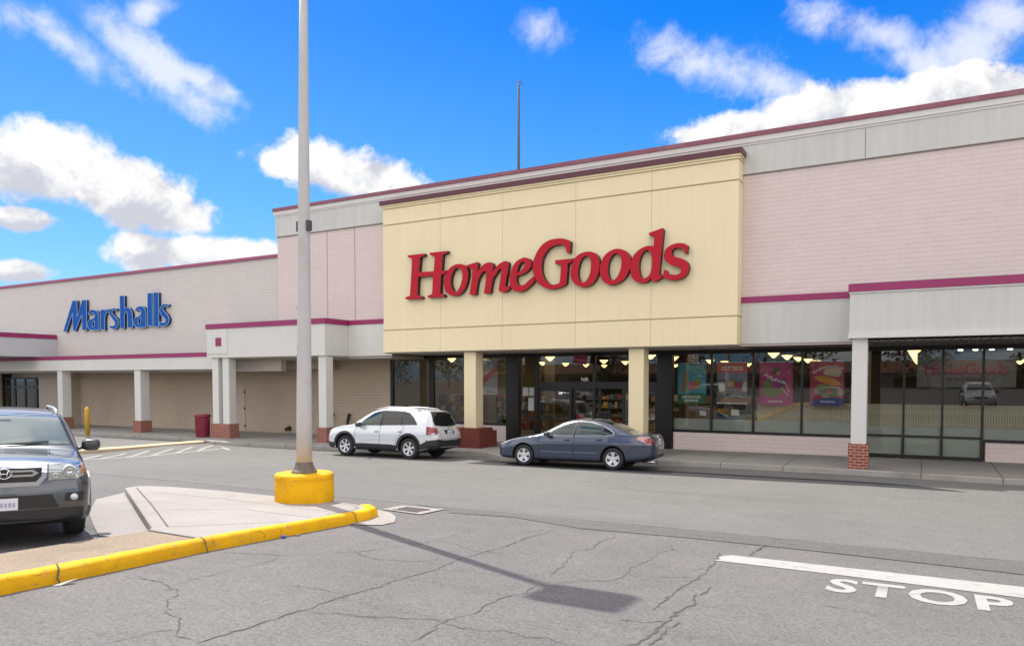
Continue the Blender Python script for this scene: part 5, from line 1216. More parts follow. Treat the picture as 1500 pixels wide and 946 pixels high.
    c.both('quarter_glass', [(3.6, 1.2), (3.6, 1.70), (4.45, 1.68), (4.5, 1.22)], M_CARGL, off_=.008)
    for f in ('L', 'R'):
        c.line('door_seam', [(1.5, 1.13), (1.46, .7), (1.48, .34), (2.55, .32), (2.55, 1.17)], f, M_GAP); c.line('door_seam', [(2.55, .32), (3.2, .34), (3.4, .8), (3.55, 1.19)], f, M_GAP)
    def arcp(cx, r0, r1, a0, a1, zc, n=18):
        o = [(cx + r1 * math.cos(R(a0 + (a1 - a0) * i / n)), zc + r1 * math.sin(R(a0 + (a1 - a0) * i / n))) for i in range(n + 1)]
        return o + [(cx + r0 * math.cos(R(a1 + (a0 - a1) * i / n)), zc + r0 * math.sin(R(a1 + (a0 - a1) * i / n))) for i in range(n + 1)]
    for x in (.93, 3.71): c.both('wheel_flare', arcp(x, .445, .52, -8, 188, .40), paint, off_=.03, rim=.035, step=.08)
    for sd in (-1, 1):
        pts = [(x, sd * .70, c.tree.ray_cast(Vector((x, sd * .70, 4)), Vector((0, 0, -1)))[0].z + dz) for x, dz in ((2.12, .0), (2.25, .05), (2.8, .06), (4.1, .06), (4.35, .0))]
        obj('roof_rail', tube(BM(), pts, .024, 8), mat('rail_silver', (.5, .51, .52), .35, metal=.6), c.root, local=True, smooth=True)
    for y0, y1 in ((-.55, .05), (.12, .66)):
        pa = [c.surf(y0 + (y1 - y0) * t, 1.275 + .035 * (1 - t), 'F') for t in (0, .5, 1)]
        obj('wiper', tube(BM(), [q - Vector((.03, 0, -.005)) for q in pa], .01, 6), M_TRIMB, c.root, local=True)
    q = c.surf(0, 1.66, 'F'); obj('interior_mirror', bx(q.x + .02 - .06, q.x - .02, -.11, .11, 1.60, 1.665), mat('mirror_back', (.25, .3, .3), .4), c.root, local=True)
    c.handle(2.3, .98, M_TRIMB); c.handle(3.3, .99, M_TRIMB)
    c.mirror(1.62, 1.17, mat('mirror_grey', (.035, .038, .042), .35, coat=.5), w=.25, h=.19)
    c.wheels((5, .05, .07, .0))
    return c
big = offroader('dark grey blue off-road car facing the camera at the left edge of the lot', M_GREY)
for o in children(big.root):      # its cabin is a little lower than drawn
    if o.type == 'MESH' and o.location.length < .01:
        for v in o.data.vertices:
            if v.co.z > 1.22: v.co.z = 1.22 + (v.co.z - 1.22) * .86
sal.place(-11.72, 20.48, -.05, R(4.5), R(-2.0))
suv.place(-18.65, 20.32, -.085, R(2.3), R(-2.0))
big.place(-10.09, 4.85, .43, R(155), R(1.6))

# ------------------------------------------------------------------ lamp post on the island
lp = tag(empty('lamp_post', (-9.85, 9.86, .38)), 'tall weathered grey lamp post standing on a round yellow concrete base on the island', 'lamp post')
def T(name, bm, m, **k): return obj(name, bm, m, lp, **k)
X0, Y0, Z0 = -9.90, 9.82, zr(-9.90, 9.82) + .13
prof = [(.52, 0), (.525, .03), (.525, .40), (.518, .425), (.527, .44), (.523, .50), (.51, .525), (.475, .532), (.0, .535)]
bm = lathe(BM(), prof, 56, (X0, Y0, Z0))
for v in bm.verts:
    v.co.x += rng.gauss(0, .003); v.co.y += rng.gauss(0, .003)
T('concrete_base', bm, M_YEL, smooth=True)
zt_ = Z0 + .535
bm = BM()   # flared square-ish cover at the foot of the pole
rings = []
for r_, h in ((.235, 0), (.23, .03), (.19, .07), (.165, .14), (.155, .19)):
    rings.append([bm.verts.new((X0 + r_ * math.cos(2 * math.pi * (k + .5) / 10), Y0 + r_ * math.sin(2 * math.pi * (k + .5) / 10), zt_ + h)) for k in range(10)])
for a, b in zip(rings, rings[1:]):
    for k in range(10): bm.faces.new((a[k], a[(k + 1) % 10], b[(k + 1) % 10], b[k]))
bm.faces.new(rings[-1])
T('base_cover', bm, mat('rusty_casting', (.16, .135, .115), .6, metal=.4, var=.4, vscale=9, damt=.5, dirt=(.25, .17, .1), dscale=6))
HP = 10.1
bm = lathe(BM(), [(.142, zt_ + .16), (.137, zt_ + 1), (.106, zt_ + 4.4), (.083, zt_ + 7.4), (.068, HP)], 36, (X0, Y0, 0))
T('pole', bm, M_POLE, smooth=True)
for zz_, a in ((3.9, -2.75), (2.62, -2.75)):
    rr_ = .112 if zz_ > 3.5 else .124; q = Vector((math.cos(a), math.sin(a), 0))
    bm = tube(BM(), [Vector((X0, Y0, zz_)) + q * (rr_ - .02), Vector((X0, Y0, zz_)) + q * (rr_ + .012)], .03, 12)
    T('bolt_hole', bm, M_GAP)
for dx in (-.145, .095): T('bracket', bx(X0 + dx, X0 + dx + .055, Y0 - .05, Y0 + .05, 5.28, 5.46), mat('dark_bracket', (.07, .065, .06), .6))
bm = BM()
for zz_, s_ in ((3.18, .05), (3.05, .035), (2.8, .045), (2.78, .03), (2.72, .02)):
    a = -2.2 + rng.random() * .5; q = Vector((math.cos(a), math.sin(a), 0)) * .122
    box(bm, X0 + q.x - .012, X0 + q.x + .012, Y0 + q.y - .008, Y0 + q.y + .008, zz_, zz_ + s_ * .3)
T('scuff', bm, mat('scuff', (.2, .18, .17), .8))
bm = BM(); box(bm, X0 - .45, X0 + .45, Y0 - .34, Y0 + .34, HP, HP + .28)
T('lamp_head', bm, mat('bronze_housing', (.05, .045, .04), .5), bevel=.04)
T('lamp_lens', bx(X0 - .38, X0 + .38, Y0 - .26, Y0 + .26, HP - .02, HP - .002), mat('lamp_lens_off', (.5, .5, .48), .2))

for o in lp.children:          # the post leans a little
    if o.name.split('.')[0] not in ('concrete_base', 'base_cover'):
        for v in o.data.vertices: v.co.x += max(0, v.co.z - zt_) * .0125
# ------------------------------------------------------------------ street furniture
t = tag(empty('trash_can', (-29.2, 22.6, zs(-29.2))), 'dark red ribbed round litter bin beside the twin white columns', 'litter bin')
z0 = zs(-29.2)
bm = lathe(BM(), [(.27, z0), (.285, z0 + .04), (.30, z0 + .5), (.315, z0 + .92)], 40, (-29.2, 22.6, 0))
M_BIN = mat('bin_red', (.20, .012, .035), .5, var=.12, vscale=4, damt=.25, dirt=(.12, .015, .03), dscale=3)
bin_body = obj('bin_body', bm, M_BIN, t, smooth=False)
bm = BM()
for k in range(26):
    a = 2 * math.pi * k / 26
    tube(bm, [(-29.2 + .292 * math.cos(a), 22.6 + .292 * math.sin(a), z0 + .06), (-29.2 + .315 * math.cos(a), 22.6 + .315 * math.sin(a), z0 + .86)], .014, 5)
obj('rib', bm, M_BIN, t)
obj('rim', lathe(BM(), [(.31, z0 + .90), (.36, z0 + .93), (.365, z0 + 1.02), (.33, z0 + 1.05), (.27, z0 + 1.04), (.26, z0 + .8)], 40, (-29.2, 22.6, 0), cap=False), M_BIN, t, smooth=True)
obj('bin_opening', lathe(BM(), [(.27, z0 + .98), (.001, z0 + .97)], 32, (-29.2, 22.6, 0), cap=False), M_BLACK, t)
t = tag(empty('bollard', (-35.57, 20.98, zs(-35.6))), 'slim yellow steel bollard standing at the pavement edge', 'bollard')
z0 = zs(-35.6) - .05
obj('post', lathe(BM(), [(.115, z0), (.115, z0 + 1.3), (.10, z0 + 1.36), (.06, z0 + 1.40), (.001, z0 + 1.42)], 24, (-35.57, 20.98, 0)), mat('bollard_yellow', (.55, .33, .03), .5, var=.12, vscale=3, damt=.3, dirt=(.4, .25, .05)), t, smooth=True)
obj('foot_ring', lathe(BM(), [(.16, z0 + .05), (.15, z0 + .075), (.117, z0 + .08)], 24, (-35.57, 20.98, 0)), M_KERB, t)
t = tag(empty('roof_mast', (-16.53, 30, 9.5)), 'thin dark mast with a small hooked tip rising above the roof', 'mast')
obj('mast', lathe(BM(), [(.07, 9.4), (.065, 13), (.05, 16.15), (.001, 16.2)], 12, (-16.53, 30, 0)), mat('mast_grey', (.10, .10, .11), .5, metal=.3), t, smooth=True)
obj('hook', tube(BM(), [(-16.53, 30, 16.1), (-16.50, 30, 16.28), (-16.42, 30, 16.3), (-16.38, 30, 16.12)], .022, 6), MATS['mast_grey'], t, smooth=True)
# fire hose inlet behind the single white column, and a spout low on the wall
t = tag(empty('pipe_inlet', (-24.0, 26.0, 0)), 'black capped pipe inlet on the tan wall, partly hidden behind the single white column', 'pipe inlet')
bm = BM(); y = 26.28
xa = -24.55
tube(bm, [(xa, y, .95), (xa, 25.95, .95)], .07, 12); lathe(bm, [(.001, 25.78), (.1, 25.80), (.1, 25.94)], 16, (xa - .05, 0, 1.08), axis='Y'); lathe(bm, [(.001, 25.78), (.1, 25.80), (.1, 25.94)], 16, (xa - .03, 0, .72), axis='Y')
tube(bm, [(xa, 26.0, 1.1), (xa, 26.0, -.05)], .06, 10)
obj('inlet', bm, mat('black_iron', (.012, .012, .012), .5), t)
bm = BM(); tube(bm, [(xa + 1.05, 26.2, 1.0), (xa + 1.12, 26.0, .6), (xa + 1.25, 25.9, .0)], .07, 10)
obj('drain_hose', bm, MATS['black_iron'], t)
t = tag(empty('wall_spout', (-27.45, 26.2, .15)), 'small dark pipe outlet low on the tan brick wall', 'pipe')
obj('spout', tube(BM(), [(-27.45, 26.28, .2), (-27.45, 26.12, .2), (-27.45, 26.02, .12)], .085, 14), mat('rusty_iron', (.06, .03, .02), .7), t)
obj('collar', lathe(BM(), [(.13, 26.25), (.13, 26.28)], 18, (-27.45, 0, .2), axis='Y'), MATS['rusty_iron'], t)
# storm drain
t = tag(empty('storm_drain', (-8.1, 10.75, zr(-8.1, 10.75))), 'iron storm drain grate in a pale concrete frame beside the island nose', 'storm drain')
fr = [(-8.62, 10.48), (-7.68, 10.36), (-7.70, 11.14), (-8.66, 11.1)]; ih = [(-8.42, 10.55), (-7.86, 10.50), (-7.88, 10.92), (-8.44, 10.92)]
o = ground_sheet('drain_frame', fr, M_CONC, .016, holes=[ih], kind=None); o.parent = t; o.matrix_parent_inverse = Matrix.Translation(t.location).inverted()
o = ground_sheet('drain_pit', ih, M_BLACK, .012, kind=None); o.parent = t; o.matrix_parent_inverse = Matrix.Translation(t.location).inverted()
bm = BM()
for i in range(15):
    x = -8.42 + .56 * (i + .5) / 15; z = zr(x, 10.7)
    box(bm, x - .012, x + .012, 10.53, 10.92, z + .006, z + .018 + .004)
for y in (10.53, 10.72, 10.9): box(bm, -8.43, -7.87, y, y + .025, zr(-8.1, y) + .014, zr(-8.1, y) + .0245)
obj('grate', bm, mat('cast_iron', (.11, .10, .095), .6, metal=.5, var=.3, vscale=12), t)
# litter and weeds at the yellow kerb
tag(obj('bottle_cap', lathe(BM(), [(.001, .03), (.03, .03), (.035, .0)], 14, (-7.93, 7.45, zr(-7.93, 7.45) + .01)), mat('cap_blue', (.03, .06, .4), .4)), 'blue bottle cap lying at the foot of the yellow kerb', 'bottle cap')
bm = BM(); z = zr(-7.9, 7.7) + .008
bm.faces.new([bm.verts.new(p) for p in ((-7.94, 7.66, z), (-7.88, 7.69, z + .02), (-7.90, 7.76, z + .015), (-7.96, 7.72, z))])
bmesh.ops.solidify(bm, geom=bm.faces[:], thickness=.004)
tag(obj('paper_scrap', bm, mat('paper', (.7, .7, .68), .8)), 'white paper scrap lying beside the blue bottle cap', 'litter')
bm = BM(); z = zr(-7.84, 4.35)
bm.faces.new([bm.verts.new(p) for p in ((-7.82, 4.2, z + .01), (-7.74, 4.25, z + .012), (-7.72, 4.42, z + .05), (-7.79, 4.40, z + .03))])
bmesh.ops.solidify(bm, geom=bm.faces[:], thickness=.004)
tag(obj('paper_scrap', bm, MATS['paper']), 'crumpled white paper strip lying in the gutter by the kerb crack', 'litter')
bm = BM(); rw = random.Random(11)
for k in range(26):
    a = rw.random() * 6.28; l = .03 + .08 * rw.random(); b = Vector((-9.33 + rw.gauss(0, .03), 4.75 + rw.gauss(0, .06), zr(-9.33, 4.75) + .05))
    tip = b + Vector((math.cos(a) * l * .6, math.sin(a) * l * .6, l)); sd = Vector((-math.sin(a), math.cos(a), 0)) * .012
    bm.faces.new([bm.verts.new(p) for p in (b - sd * .4, b + sd * .4, (b + tip) / 2 + sd + Vector((0, 0, .012)), tip, (b + tip) / 2 - sd + Vector((0, 0, .012)))])
tag(obj('weed', bm, mat('weed_green', (.07, .14, .03), .6, var=.3, vscale=20)), 'small green weed growing at the edge of the tan walk', 'plant')

# ------------------------------------------------------------------ posters and writing at the glass
def text(s, size, x, z, y, m, parent, bold=.0, align='CENTER', rot=0.0, arc=None, spacing=1.0, name='lettering'):
    ca, sa = math.cos(R(rot)), math.sin(R(rot))
    def fn(a, b):
        if arc:
            th = a / arc; rr_ = arc + b
            a2, b2 = rr_ * math.sin(th), rr_ * math.cos(th) - arc
        else: a2, b2 = a, b
        return Vector((x + a2 * ca - b2 * sa, y, z + a2 * sa + b2 * ca))
    bm = text_bm(s, size, fn, bold, align, spacing)
    bm.normal_update()
    for f in bm.faces:
        if f.normal.y > 0: f.normal_flip()
    return obj(name, bm, m, parent)
def shape(name, pts, y, m, parent, sm=True, d=.002):
    bm = solid(BM(), [smooth_outline(pts, 4) if sm else list(pts)], lambda a, b: (a, y, b), (0, d, 0))
    return obj(name, bm, m, parent)
def ell(x, z, a, b, n=20, rot=0):
    c, s_ = math.cos(R(rot)), math.sin(R(rot))
    return [(x + a * math.cos(t) * c - b * math.sin(t) * s_, z + a * math.cos(t) * s_ + b * math.sin(t) * c) for t in np.linspace(0, 2 * math.pi, n + 1)[:-1]]
def poster(x0, x1, z0, z1, label, m):
    t = tag(empty('window_poster', ((x0 + x1) / 2, 26.5, z0)), label, 'poster', 'posters hanging in the shop window')
    obj('sheet', bx(x0, x1, 26.5, 26.506, z0, z1), m, t)
    obj('hanger', bx(x0 - .02, x1 + .02, 26.49, 26.515, z1, z1 + .025), mat('poster_rail', (.6, .6, .58), .4), t)
    bm = BM()
    for x in (x0 + .2, x1 - .2): tube(bm, [(x, 26.5, z1 + .02), (x, 26.5, 3.6)], .004, 5)
    obj('cord', bm, M_TRIMB, t)
    return t
def pm(n, c, r=.5): return mat('print_' + n, tuple(min(.85, q * 1.12) for q in c), r)
YP = 26.494
W_ = pm('white', (.8, .8, .78)); PG = pm('green', (.02, .14, .05)); PK = pm('pink', (.55, .12, .12)); OL = pm('olive', (.32, .28, .06)); BR = pm('brown', (.25, .14, .06)); MG = pm('magenta', (.42, .025, .16))
t = poster(-7.93, -6.88, 1.74, 3.19, 'teal and green poster with two egg shapes and SPRING IN lettering', pm('teal', (.06, .30, .40)))
shape('green_foot', [(-7.93, 1.742), (-6.88, 1.742), (-6.88, 2.08), (-7.1, 2.13), (-7.5, 2.12), (-7.93, 2.05)], YP + .002, PG, t, sm=False)
text('SPRING', .19, -7.28, 2.99, YP, pm('mint', (.35, .62, .58)), t, bold=.02); text('IN', .18, -7.12, 2.68, YP, pm('mint2', (.35, .55, .66)), t, bold=.02)
text('200 EASTER', .135, -7.42, 1.93, YP - .002, W_, t, bold=.025); text('SAVINGS', .135, -7.42, 1.80, YP - .002, W_, t, bold=.025)
shape('pink_egg', ell(-7.38, 2.38, .15, .18), YP - .001, PK, t); shape('olive_egg', ell(-7.2, 2.45, .13, .2), YP + .001, OL, t)
shape('ornament', [(-7.8, 2.2), (-7.62, 2.2), (-7.55, 2.5), (-7.52, 2.68), (-7.6, 2.78), (-7.55, 2.95), (-7.66, 2.9), (-7.72, 2.95), (-7.7, 2.75), (-7.75, 2.5)], YP, BR, t)
t = poster(-6.50, -5.44, 1.75, 3.20, 'red topped poster reading OUTSIDE above a picture of patio furniture', pm('patio', (.16, .12, .11)))
shape('red_top', [(-6.499, 2.86), (-5.441, 2.86), (-5.441, 3.195), (-6.499, 3.195)], YP + .002, pm('red', (.48, .035, .05)), t, sm=False)
text('OUTSIDE', .185, -5.97, 2.94, YP, pm('cream', (.85, .75, .62)), t, bold=.02)
for n, pts, m in (('sky', [(-6.499, 2.6), (-5.441, 2.55), (-5.441, 2.855), (-6.499, 2.855)], pm('dusk', (.2, .2, .27))), ('chair', [(-6.43, 2.2), (-6.2, 2.2), (-6.22, 2.52), (-6.45, 2.52)], pm('linen', (.55, .48, .42))), ('cushion', [(-6.1, 2.35), (-5.9, 2.35), (-5.9, 2.55), (-6.1, 2.55)], pm('ochre', (.55, .33, .08))), ('cushion', [(-5.85, 2.3), (-5.66, 2.3), (-5.66, 2.5), (-5.85, 2.5)], MG),
                  ('chair', [(-5.62, 2.2), (-5.45, 2.2), (-5.45, 2.55), (-5.58, 2.5)], MATS['print_linen']), ('table', [(-6.4, 2.02), (-5.5, 2.0), (-5.55, 2.12), (-6.3, 2.14)], pm('slate', (.12, .14, .13))), ('plate', [(-6.2, 2.05), (-6.0, 2.04), (-6.0, 2.09), (-6.2, 2.1)], W_), ('rug', [(-6.4, 1.8), (-5.5, 1.8), (-5.6, 1.95), (-6.3, 1.96)], pm('rust', (.34, .18, .12))), ('border', [(-6.499, 1.751), (-5.441, 1.751), (-5.441, 1.79), (-6.499, 1.79)], W_)):
    shape(n, pts, YP, m, t, sm=False)
t = poster(-5.03, -3.93, 1.74, 3.20, 'magenta poster with a reclining figure and an armchair', MG)
text('Joyful', .17, -4.72, 2.66, YP - .002, W_, t, bold=.015, rot=-38); text('Finds', .17, -4.36, 2.50, YP - .002, W_, t, bold=.015, rot=-14)
shape('armchair', [(-4.9, 2.05), (-4.35, 2.05), (-4.3, 2.3), (-4.6, 2.32), (-4.62, 2.55), (-4.88, 2.55)], YP + .002, pm('moss', (.15, .16, .04)), t)
shape('figure_dress', [(-4.5, 2.55), (-4.2, 2.62), (-4.15, 2.45), (-4.25, 2.3), (-4.45, 2.35)], YP, pm('plum', (.16, .03, .13)), t)
shape('figure_leg', [(-4.22, 2.5), (-4.16, 2.52), (-4.02, 2.18), (-4.06, 2.16)], YP - .001, pm('skin', (.5, .26, .2)), t, sm=False); shape('figure_leg', [(-4.34, 2.34), (-4.29, 2.36), (-4.05, 2.07), (-4.1, 2.04)], YP - .001, MATS['print_skin'], t, sm=False)
shape('figure_head', ell(-4.42, 2.83, .06, .08), YP - .001, MATS['print_skin'], t); shape('figure_hair', [(-4.55, 2.78), (-4.48, 2.8), (-4.42, 2.9), (-4.34, 2.93), (-4.38, 3.0), (-4.5, 3.02), (-4.6, 2.92)], YP - .002, pm('dark', (.04, .03, .03)), t)
obj('lettering', sign_copy_bm(-4.75, -4.26, 1.82, YP - .003), W_, t)
t = poster(-3.39, -2.34, 1.74, 3.21, 'crimson poster with stacked orange and green cushions and a blue foot', pm('crimson', (.36, .02, .06)))
shape('blue_foot', [(-3.389, 1.742), (-2.341, 1.742), (-2.341, 1.96), (-2.7, 2.02), (-3.0, 1.98), (-3.389, 1.9)], YP + .002, pm('navy', (.06, .06, .22)), t, sm=False)
shape('green_cushion', [(-3.25, 2.2), (-2.9, 2.02), (-2.5, 2.05), (-2.42, 2.2), (-2.6, 2.38), (-3.1, 2.45)], YP, pm('sage', (.2, .2, .08)), t); shape('flower', ell(-2.8, 2.2, .07, .08), YP - .003, PK, t); shape('orange_cushion', [(-3.25, 2.68), (-3.0, 2.72), (-2.6, 2.62), (-2.4, 2.42), (-2.7, 2.42), (-3.1, 2.55)], YP - .002, pm('orange', (.62, .25, .03)), t)
shape('beige_cushion', [(-2.95, 2.78), (-2.5, 2.7), (-2.42, 2.9), (-2.6, 3.0), (-2.9, 2.95)], YP, pm('beige', (.5, .42, .3)), t)
text('Jaw-dropping Prices', .12, -2.84, 3.0, YP - .003, W_, t, bold=.012, arc=.85, rot=8)
obj('lettering', sign_copy_bm(-3.05, -2.60, 1.84, YP - .003), W_, t)
t = poster(-16.35, -15.62, 1.97, 3.42, 'pale patterned poster with a red diagonal stripe behind the left glass', pm('grey', (.4, .38, .38)))
shape('stripe', [(-16.349, 2.35), (-15.621, 2.95), (-15.621, 3.2), (-16.349, 2.7)], YP, PK, t, sm=False)
rp = random.Random(4)
for k in range(26):
    x, z = rp.uniform(-16.3, -15.7), rp.choice([rp.uniform(2.0, 2.35), rp.uniform(2.85, 3.38)])
    shape('motif', ell(x, z, .02 + .03 * rp.random(), .02 + .02 * rp.random(), 8), YP - .002, rp.choice([PK, MG, W_, BR]), t)
# banner inside the right window
t = tag(empty('window_banner', (1.1, 28.0, 2.3)), 'wide pale banner with pink HomeGoods lettering and a thin roof outline', 'banner')
obj('sheet', bx(-.25, 2.5, 28.0, 28.01, 2.36, 3.5), pm('fog', (.22, .215, .22)), t)
obj('lettering', sign_copy_bm(-.08, 2.3, 2.75, 27.985), pm('rose', (.36, .06, .13)), t)
shape('roof_line', [(-.15, 3.17), (1.1, 3.34), (2.42, 3.19), (2.42, 3.16), (1.1, 3.305), (-.15, 3.14)], 27.99, pm('violet', (.16, .11, .2)), t, sm=False)
text('IN ALEXANDRIA', .16, 1.25, 2.56, 27.985, pm('ink', (.1, .1, .1)), t, bold=.01, spacing=1.2)
# hanging blade sign and door number
t = tag(empty('blade_sign', (-11.3, 25.4, 3.3)), 'small dark red sign hanging under the soffit above the entrance doors', 'sign')
ang = R(-14)
def tilt(bm, c):
    for v in bm.verts: v.co = Vector(c) + Matrix.Rotation(R(8), 3, 'Y') @ Matrix.Rotation(R(-20), 3, 'Z') @ (v.co - Vector(c))
    return bm
obj('board', tilt(bx(-11.68, -11.02, 25.37, 25.43, 3.2, 3.56), (-11.35, 25.4, 3.4)), pm('wine', (.14, .01, .03)), t)
obj('lettering', tilt(sign_copy_bm(-11.64, -11.06, 3.31, 25.36), (-11.35, 25.4, 3.4)), pm('rosy', (.55, .12, .18)), t)
bm = BM(); tube(bm, [(-11.6, 25.4, 3.5), (-11.6, 25.4, 3.66)], .01, 6); tube(bm, [(-11.1, 25.4, 3.5), (-11.1, 25.4, 3.66)], .01, 6); obj('hanger_rod', bm, M_TRIMB, t)
text('NIR', .19, -11.55, 2.55, YW - .004, W_, tag(empty('door_number', (-11.5, YW, 2.55)), 'small white characters on the glass above the entrance doors', 'lettering'), bold=.015)
bm = bx(-14.38 + .7, -14.38 + .95, YW - .012, YW - .006, 1.3, 1.75)
for k, (x, z, w, h) in enumerate(((-14.30, 1.95, .26, .34), (-14.0, 1.95, .22, .34), (-14.05, 1.35, .26, .52))):
    tag(obj('door_notice', bx(x, x + w, YW + .014, YW + .018, z, z + h), pm('white', (.8, .8, .78))), ['white paper notice on the glass left of the doors, upper left of three', 'white paper notice on the glass left of the doors, upper right of three', 'long white paper notice on the glass, below the other two'][k], 'notice', 'notices on the entrance glass')

# ------------------------------------------------------------------ shop interior
lamp0 = None; NR = 0
ROWS = [-19.2, -14.4, -9.6, -5.0, -.35, 4.4]
ORD = ['first', 'second', 'third', 'fourth', 'fifth', 'sixth', 'seventh', 'eighth', 'ninth']
for ri, x in enumerate(ROWS):
    for k in range(7):
        y = 28.4 + 3.1 * k + (.6 if ri % 2 else 0)
        if lamp0 is None:
            lamp0 = empty('ceiling_lamp', (x, y, 3.42))
            obj('shade', lathe(BM(), [(.225, .185), (.215, .18), (.05, .01), (.001, .0)], 16), M_LAMP, lamp0, local=True, smooth=False)
            obj('stem', tube(BM(), [(0, 0, .21), (0, 0, .78)], .012, 6), M_TRIMB, lamp0, local=True)
            o = lamp0
        else:
            o = copy_tree(lamp0); o.location = (x, y, 3.42)
        tag(o, 'glowing yellow lamp, %s from the glass in the %s row from the left' % (ORD[k], ORD[ri]), 'ceiling lamp', 'hanging lamps inside the shop')
for k, x in enumerate((.95, 1.35, 1.78, 2.25)):
    t = tag(empty('spot_lamp', (x, 27.2, 3.55)), 'tiny white ceiling spot at the top of the right window, %s from the left' % ORD[k], 'spot lamp', 'ceiling spots in the right window')
    obj('spot_lens', lathe(BM(), [(.06, 3.52), (.07, 3.54), (.07, 3.56)], 14, (x, 27.2, 0)), M_LAMPW, t)
# low slatted partition behind the right windows
t = tag(empty('slatted_partition', (-1.2, 27.1, 0)), 'pale slatted partition standing behind the right shop windows', 'partition')
bm = BM(); x = -5.2; rs = random.Random(9)
while x < 3.4:
    box(bm, x, x + .058, 27.05, 27.08, .12, 1.80); x += .07
obj('slats', bm, M_SLAT, t); obj('rail', bx(-5.2, 3.4, 27.085, 27.13, 1.5, 1.6), M_SLAT, t)
# boxes and stock seen low in the window
cols = [(.25, .15, .09), (.05, .05, .06), (.3, .06, .06), (.4, .36, .3), (.08, .12, .2), (.35, .22, .05)]
SM = [mat('stock_%d' % i, c, .6, var=.15) for i, c in enumerate(cols)]
def stock(name, label, cat, m, x0, x1, y0, y1, z0, z1, group=None, lid=None):
    t = tag(empty(name, ((x0 + x1) / 2, (y0 + y1) / 2, z0)), label, cat, group)
    obj('carton', bx(x0, x1, y0, y1, z0, z1), m, t, bevel=.01)
    obj('label_sheet', bx(x0 + .25 * (x1 - x0), x0 + .6 * (x1 - x0), y0 - .004, y0 - .001, z0 + .45 * (z1 - z0), z0 + .75 * (z1 - z0)), lid or W_, t)
stock('cardboard_box', 'brown cardboard box with a white label inside the window below the teal poster', 'box', SM[0], -7.4, -6.75, 27.0, 27.5, 1.0, 1.62)
stock('storage_box', 'black storage box inside the window below the red topped poster', 'box', SM[1], -6.3, -5.5, 27.0, 27.5, 1.0, 1.7)
bm = bx(-7.95, -5.3, 26.9, 27.6, .1, .98); tag(obj('display_plinth', bm, SM[3]), 'grey display plinth carrying boxes behind the left of the poster windows', 'plinth')
def shelf_unit(x, y, rz, label):
    t = tag(empty('shelf_unit', (x, y, .1), rz), label, 'shelf unit', 'shelf units inside the shop')
    bm = BM()
    for z in (.1, .55, 1.0, 1.45): box(bm, -1.2, 1.2, -.25, .25, z, z + .03)
    for q in (-1.22, 1.2): box(bm, q, q + .03, -.25, .25, 0, 1.7)
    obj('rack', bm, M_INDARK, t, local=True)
    r_ = random.Random(int(x * 10 + y)); q = -1.15; bs = [BM() for _ in SM]
    for z in (.13, .58, 1.03, 1.48):
        q = -1.15
        while q < 1.05:
            w = r_.uniform(.1, .3); box(bs[r_.randrange(len(SM))], q, q + w, -.2, .2, z, z + r_.uniform(.12, .36)); q += w + .03
    for b, m in zip(bs, SM): tag(obj('goods', b, m, t, local=True), kind='stuff')
for k, (x, y) in enumerate(((-19.3, 29.5), (-16.6, 31.0), (-19.0, 34.5), (-14.0, 36), (-11.2, 33.8), (-7.2, 31.5), (-6.8, 36.2))):
    shelf_unit(x, y, .1 * (k % 3), 'dark shelf unit of mixed goods, %s from the left through the shop windows' % ORD[k])
t = tag(empty('shopping_cart', (-11.5, 27.9, .1)), 'white and black push scooter cart standing inside the entrance', 'cart')
bm = BM(); lathe(bm, [(.001, -.02), (.13, -.02), (.13, .02), (.001, .02)], 20, (-11.62, 27.85, .78), axis='Y'); tube(bm, [(-11.6, 27.85, .95), (-11.55, 27.85, 1.5), (-11.3, 27.85, 1.62)], .025, 8); box(bm, -11.7, -11.15, 27.7, 28.0, .9, 1.0)
obj('cart_frame', bm, W_, t); obj('cart_basket', bx(-11.6, -11.2, 27.7, 28.05, 1.02, 1.3), SM[1], t)
t = tag(empty('red_cart', (-12.7, 28.2, .1)), 'low red wheeled cart standing behind the left entrance door', 'cart')
obj('cart_bed', bx(-13.2, -12.3, 28.0, 28.5, .82, .95), pm('red', (.48, .035, .05)), t); obj('cart_wheel', lathe(BM(), [(.001, -.03), (.15, -.03), (.15, .03), (.001, .03)], 20, (-12.5, 27.97, 1.05), axis='Y'), MATS['print_red'], t)

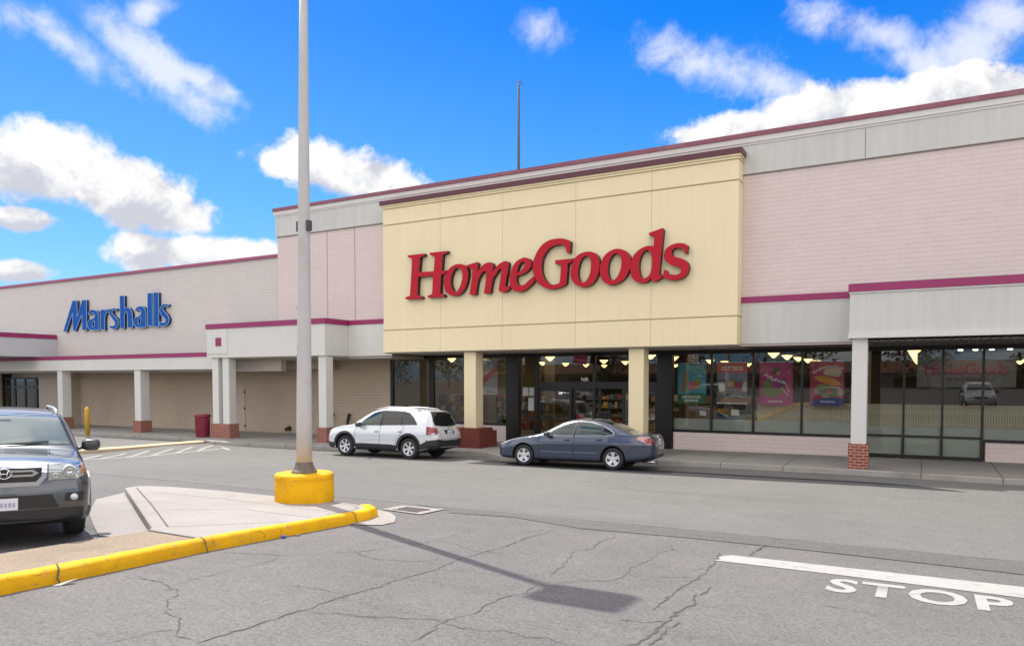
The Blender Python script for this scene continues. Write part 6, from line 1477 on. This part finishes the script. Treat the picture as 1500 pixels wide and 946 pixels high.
# ------------------------------------------------------------------ what stands behind the camera and shows in the shop glass
def leafy(name, label, x, y, h, w, seed, col):
    t = tag(empty(name, (x, y, zr(x, y))), label, 'tree', 'trees across the car park'); r_ = random.Random(seed); z0 = zr(x, y)
    bm = BM(); tube(bm, [(x, y, z0), (x + .1, y, z0 + h * .3), (x, y + .1, z0 + h * .75)], .22, 8, r1=.06)
    for k in range(5):
        a = 6.28 * k / 5; tube(bm, [(x, y, z0 + h * (.25 + .06 * k)), (x + math.cos(a) * w * .55, y + math.sin(a) * w * .55, z0 + h * (.5 + .07 * k))], .08, 6, r1=.02)
    obj('trunk', bm, mat('bark', (.10, .075, .055), .9), t)
    bm = BM(); cl_ = [(r_.uniform(-.7, .7) * w, r_.uniform(-.7, .7) * w, h * r_.uniform(.35, .95), r_.uniform(.25, .5) * w) for _ in range(16)]
    for k in range(900):
        cx, cy, cz, cr = r_.choice(cl_); d = Vector((r_.gauss(0, 1), r_.gauss(0, 1), r_.gauss(0, 1))).normalized() * cr * r_.random() ** .4
        p = Vector((x + cx, y + cy, z0 + cz)) + d; s_ = r_.uniform(.25, .55)
        n = Vector((r_.gauss(0, 1), r_.gauss(0, 1), r_.gauss(0, 1))).normalized(); u = n.orthogonal().normalized() * s_; v = n.cross(u)
        bm.faces.new([bm.verts.new(q) for q in (p - u, p - v * .6, p + u, p + v * .6)])
    obj('crown', bm, mat(col[0], col[1], .7, var=.35, vscale=.8), t)
lv = [('leaf_green', (.05, .085, .025)), ('leaf_olive', (.10, .085, .03)), ('leaf_dark', (.03, .05, .02))]
for k in range(14):
    leafy('broadleaf_tree', 'broad leafy tree across the car park behind the viewer, %s from the west' % (ORD + ['tenth', 'eleventh', 'twelfth', 'thirteenth', 'fourteenth'])[k], -165 + 23 * k + (7 * k % 5), -105 - (k * 17 % 23), 8 + (k * 5 % 4), 7 + (k * 3 % 4), 20 + k, lv[k % 3])
far = tag(empty('far_shop_building', (0, -132, 0)), 'low tan shop building with an orange brown roof across the car park behind the viewer', 'building')
obj('wall', bx(-120, 90, -150, -132, 0, 4.2), mat('far_tan', (.4, .33, .25), .8, var=.1), far)
bm = BM(); prism(bm, [(-131, 4.2), (-141, 7.0), (-151, 4.2)], lambda a, b: (-121, a, b), (212, 0, 0)); obj('roof', bm, mat('orange_roof', (.17, .075, .04), .8, var=.15), far)
for x in range(-116, 84, 10): obj('window', bx(x, x + 7, -131.99, -131.9, .9, 3.2), M_CARGL, far)
spots = [(sal, -17.5, -3.0, 95, 'dark blue saloon car parked behind the viewer, nearest the island'), (suv, -13.5, -3.5, 86, 'silver crossover parked behind the viewer, nearest the island'), (sal, -5.5, -4.2, 92, 'dark blue saloon car parked straight behind the viewer'), (suv, 3.2, -4.0, 268, 'silver crossover parked behind the viewer to the right'),
         (big, 7.5, -4.4, 90, 'dark grey off-road car parked behind the viewer to the right'), (suv, -24.0, -3.2, 90, 'silver crossover parked behind the viewer to the far left'), (sal, 13.0, -4.0, 271, 'dark blue saloon car parked behind the viewer at the far right')]
for src, x, y, a, lab in spots:
    o = copy_tree(src.root); o.location = (x, y, zr(x, y) + .0); o.rotation_euler = (0, 0, R(a)); o['label'] = lab; o['group'] = 'cars parked behind the viewer'
bpy.context.view_layer.update()
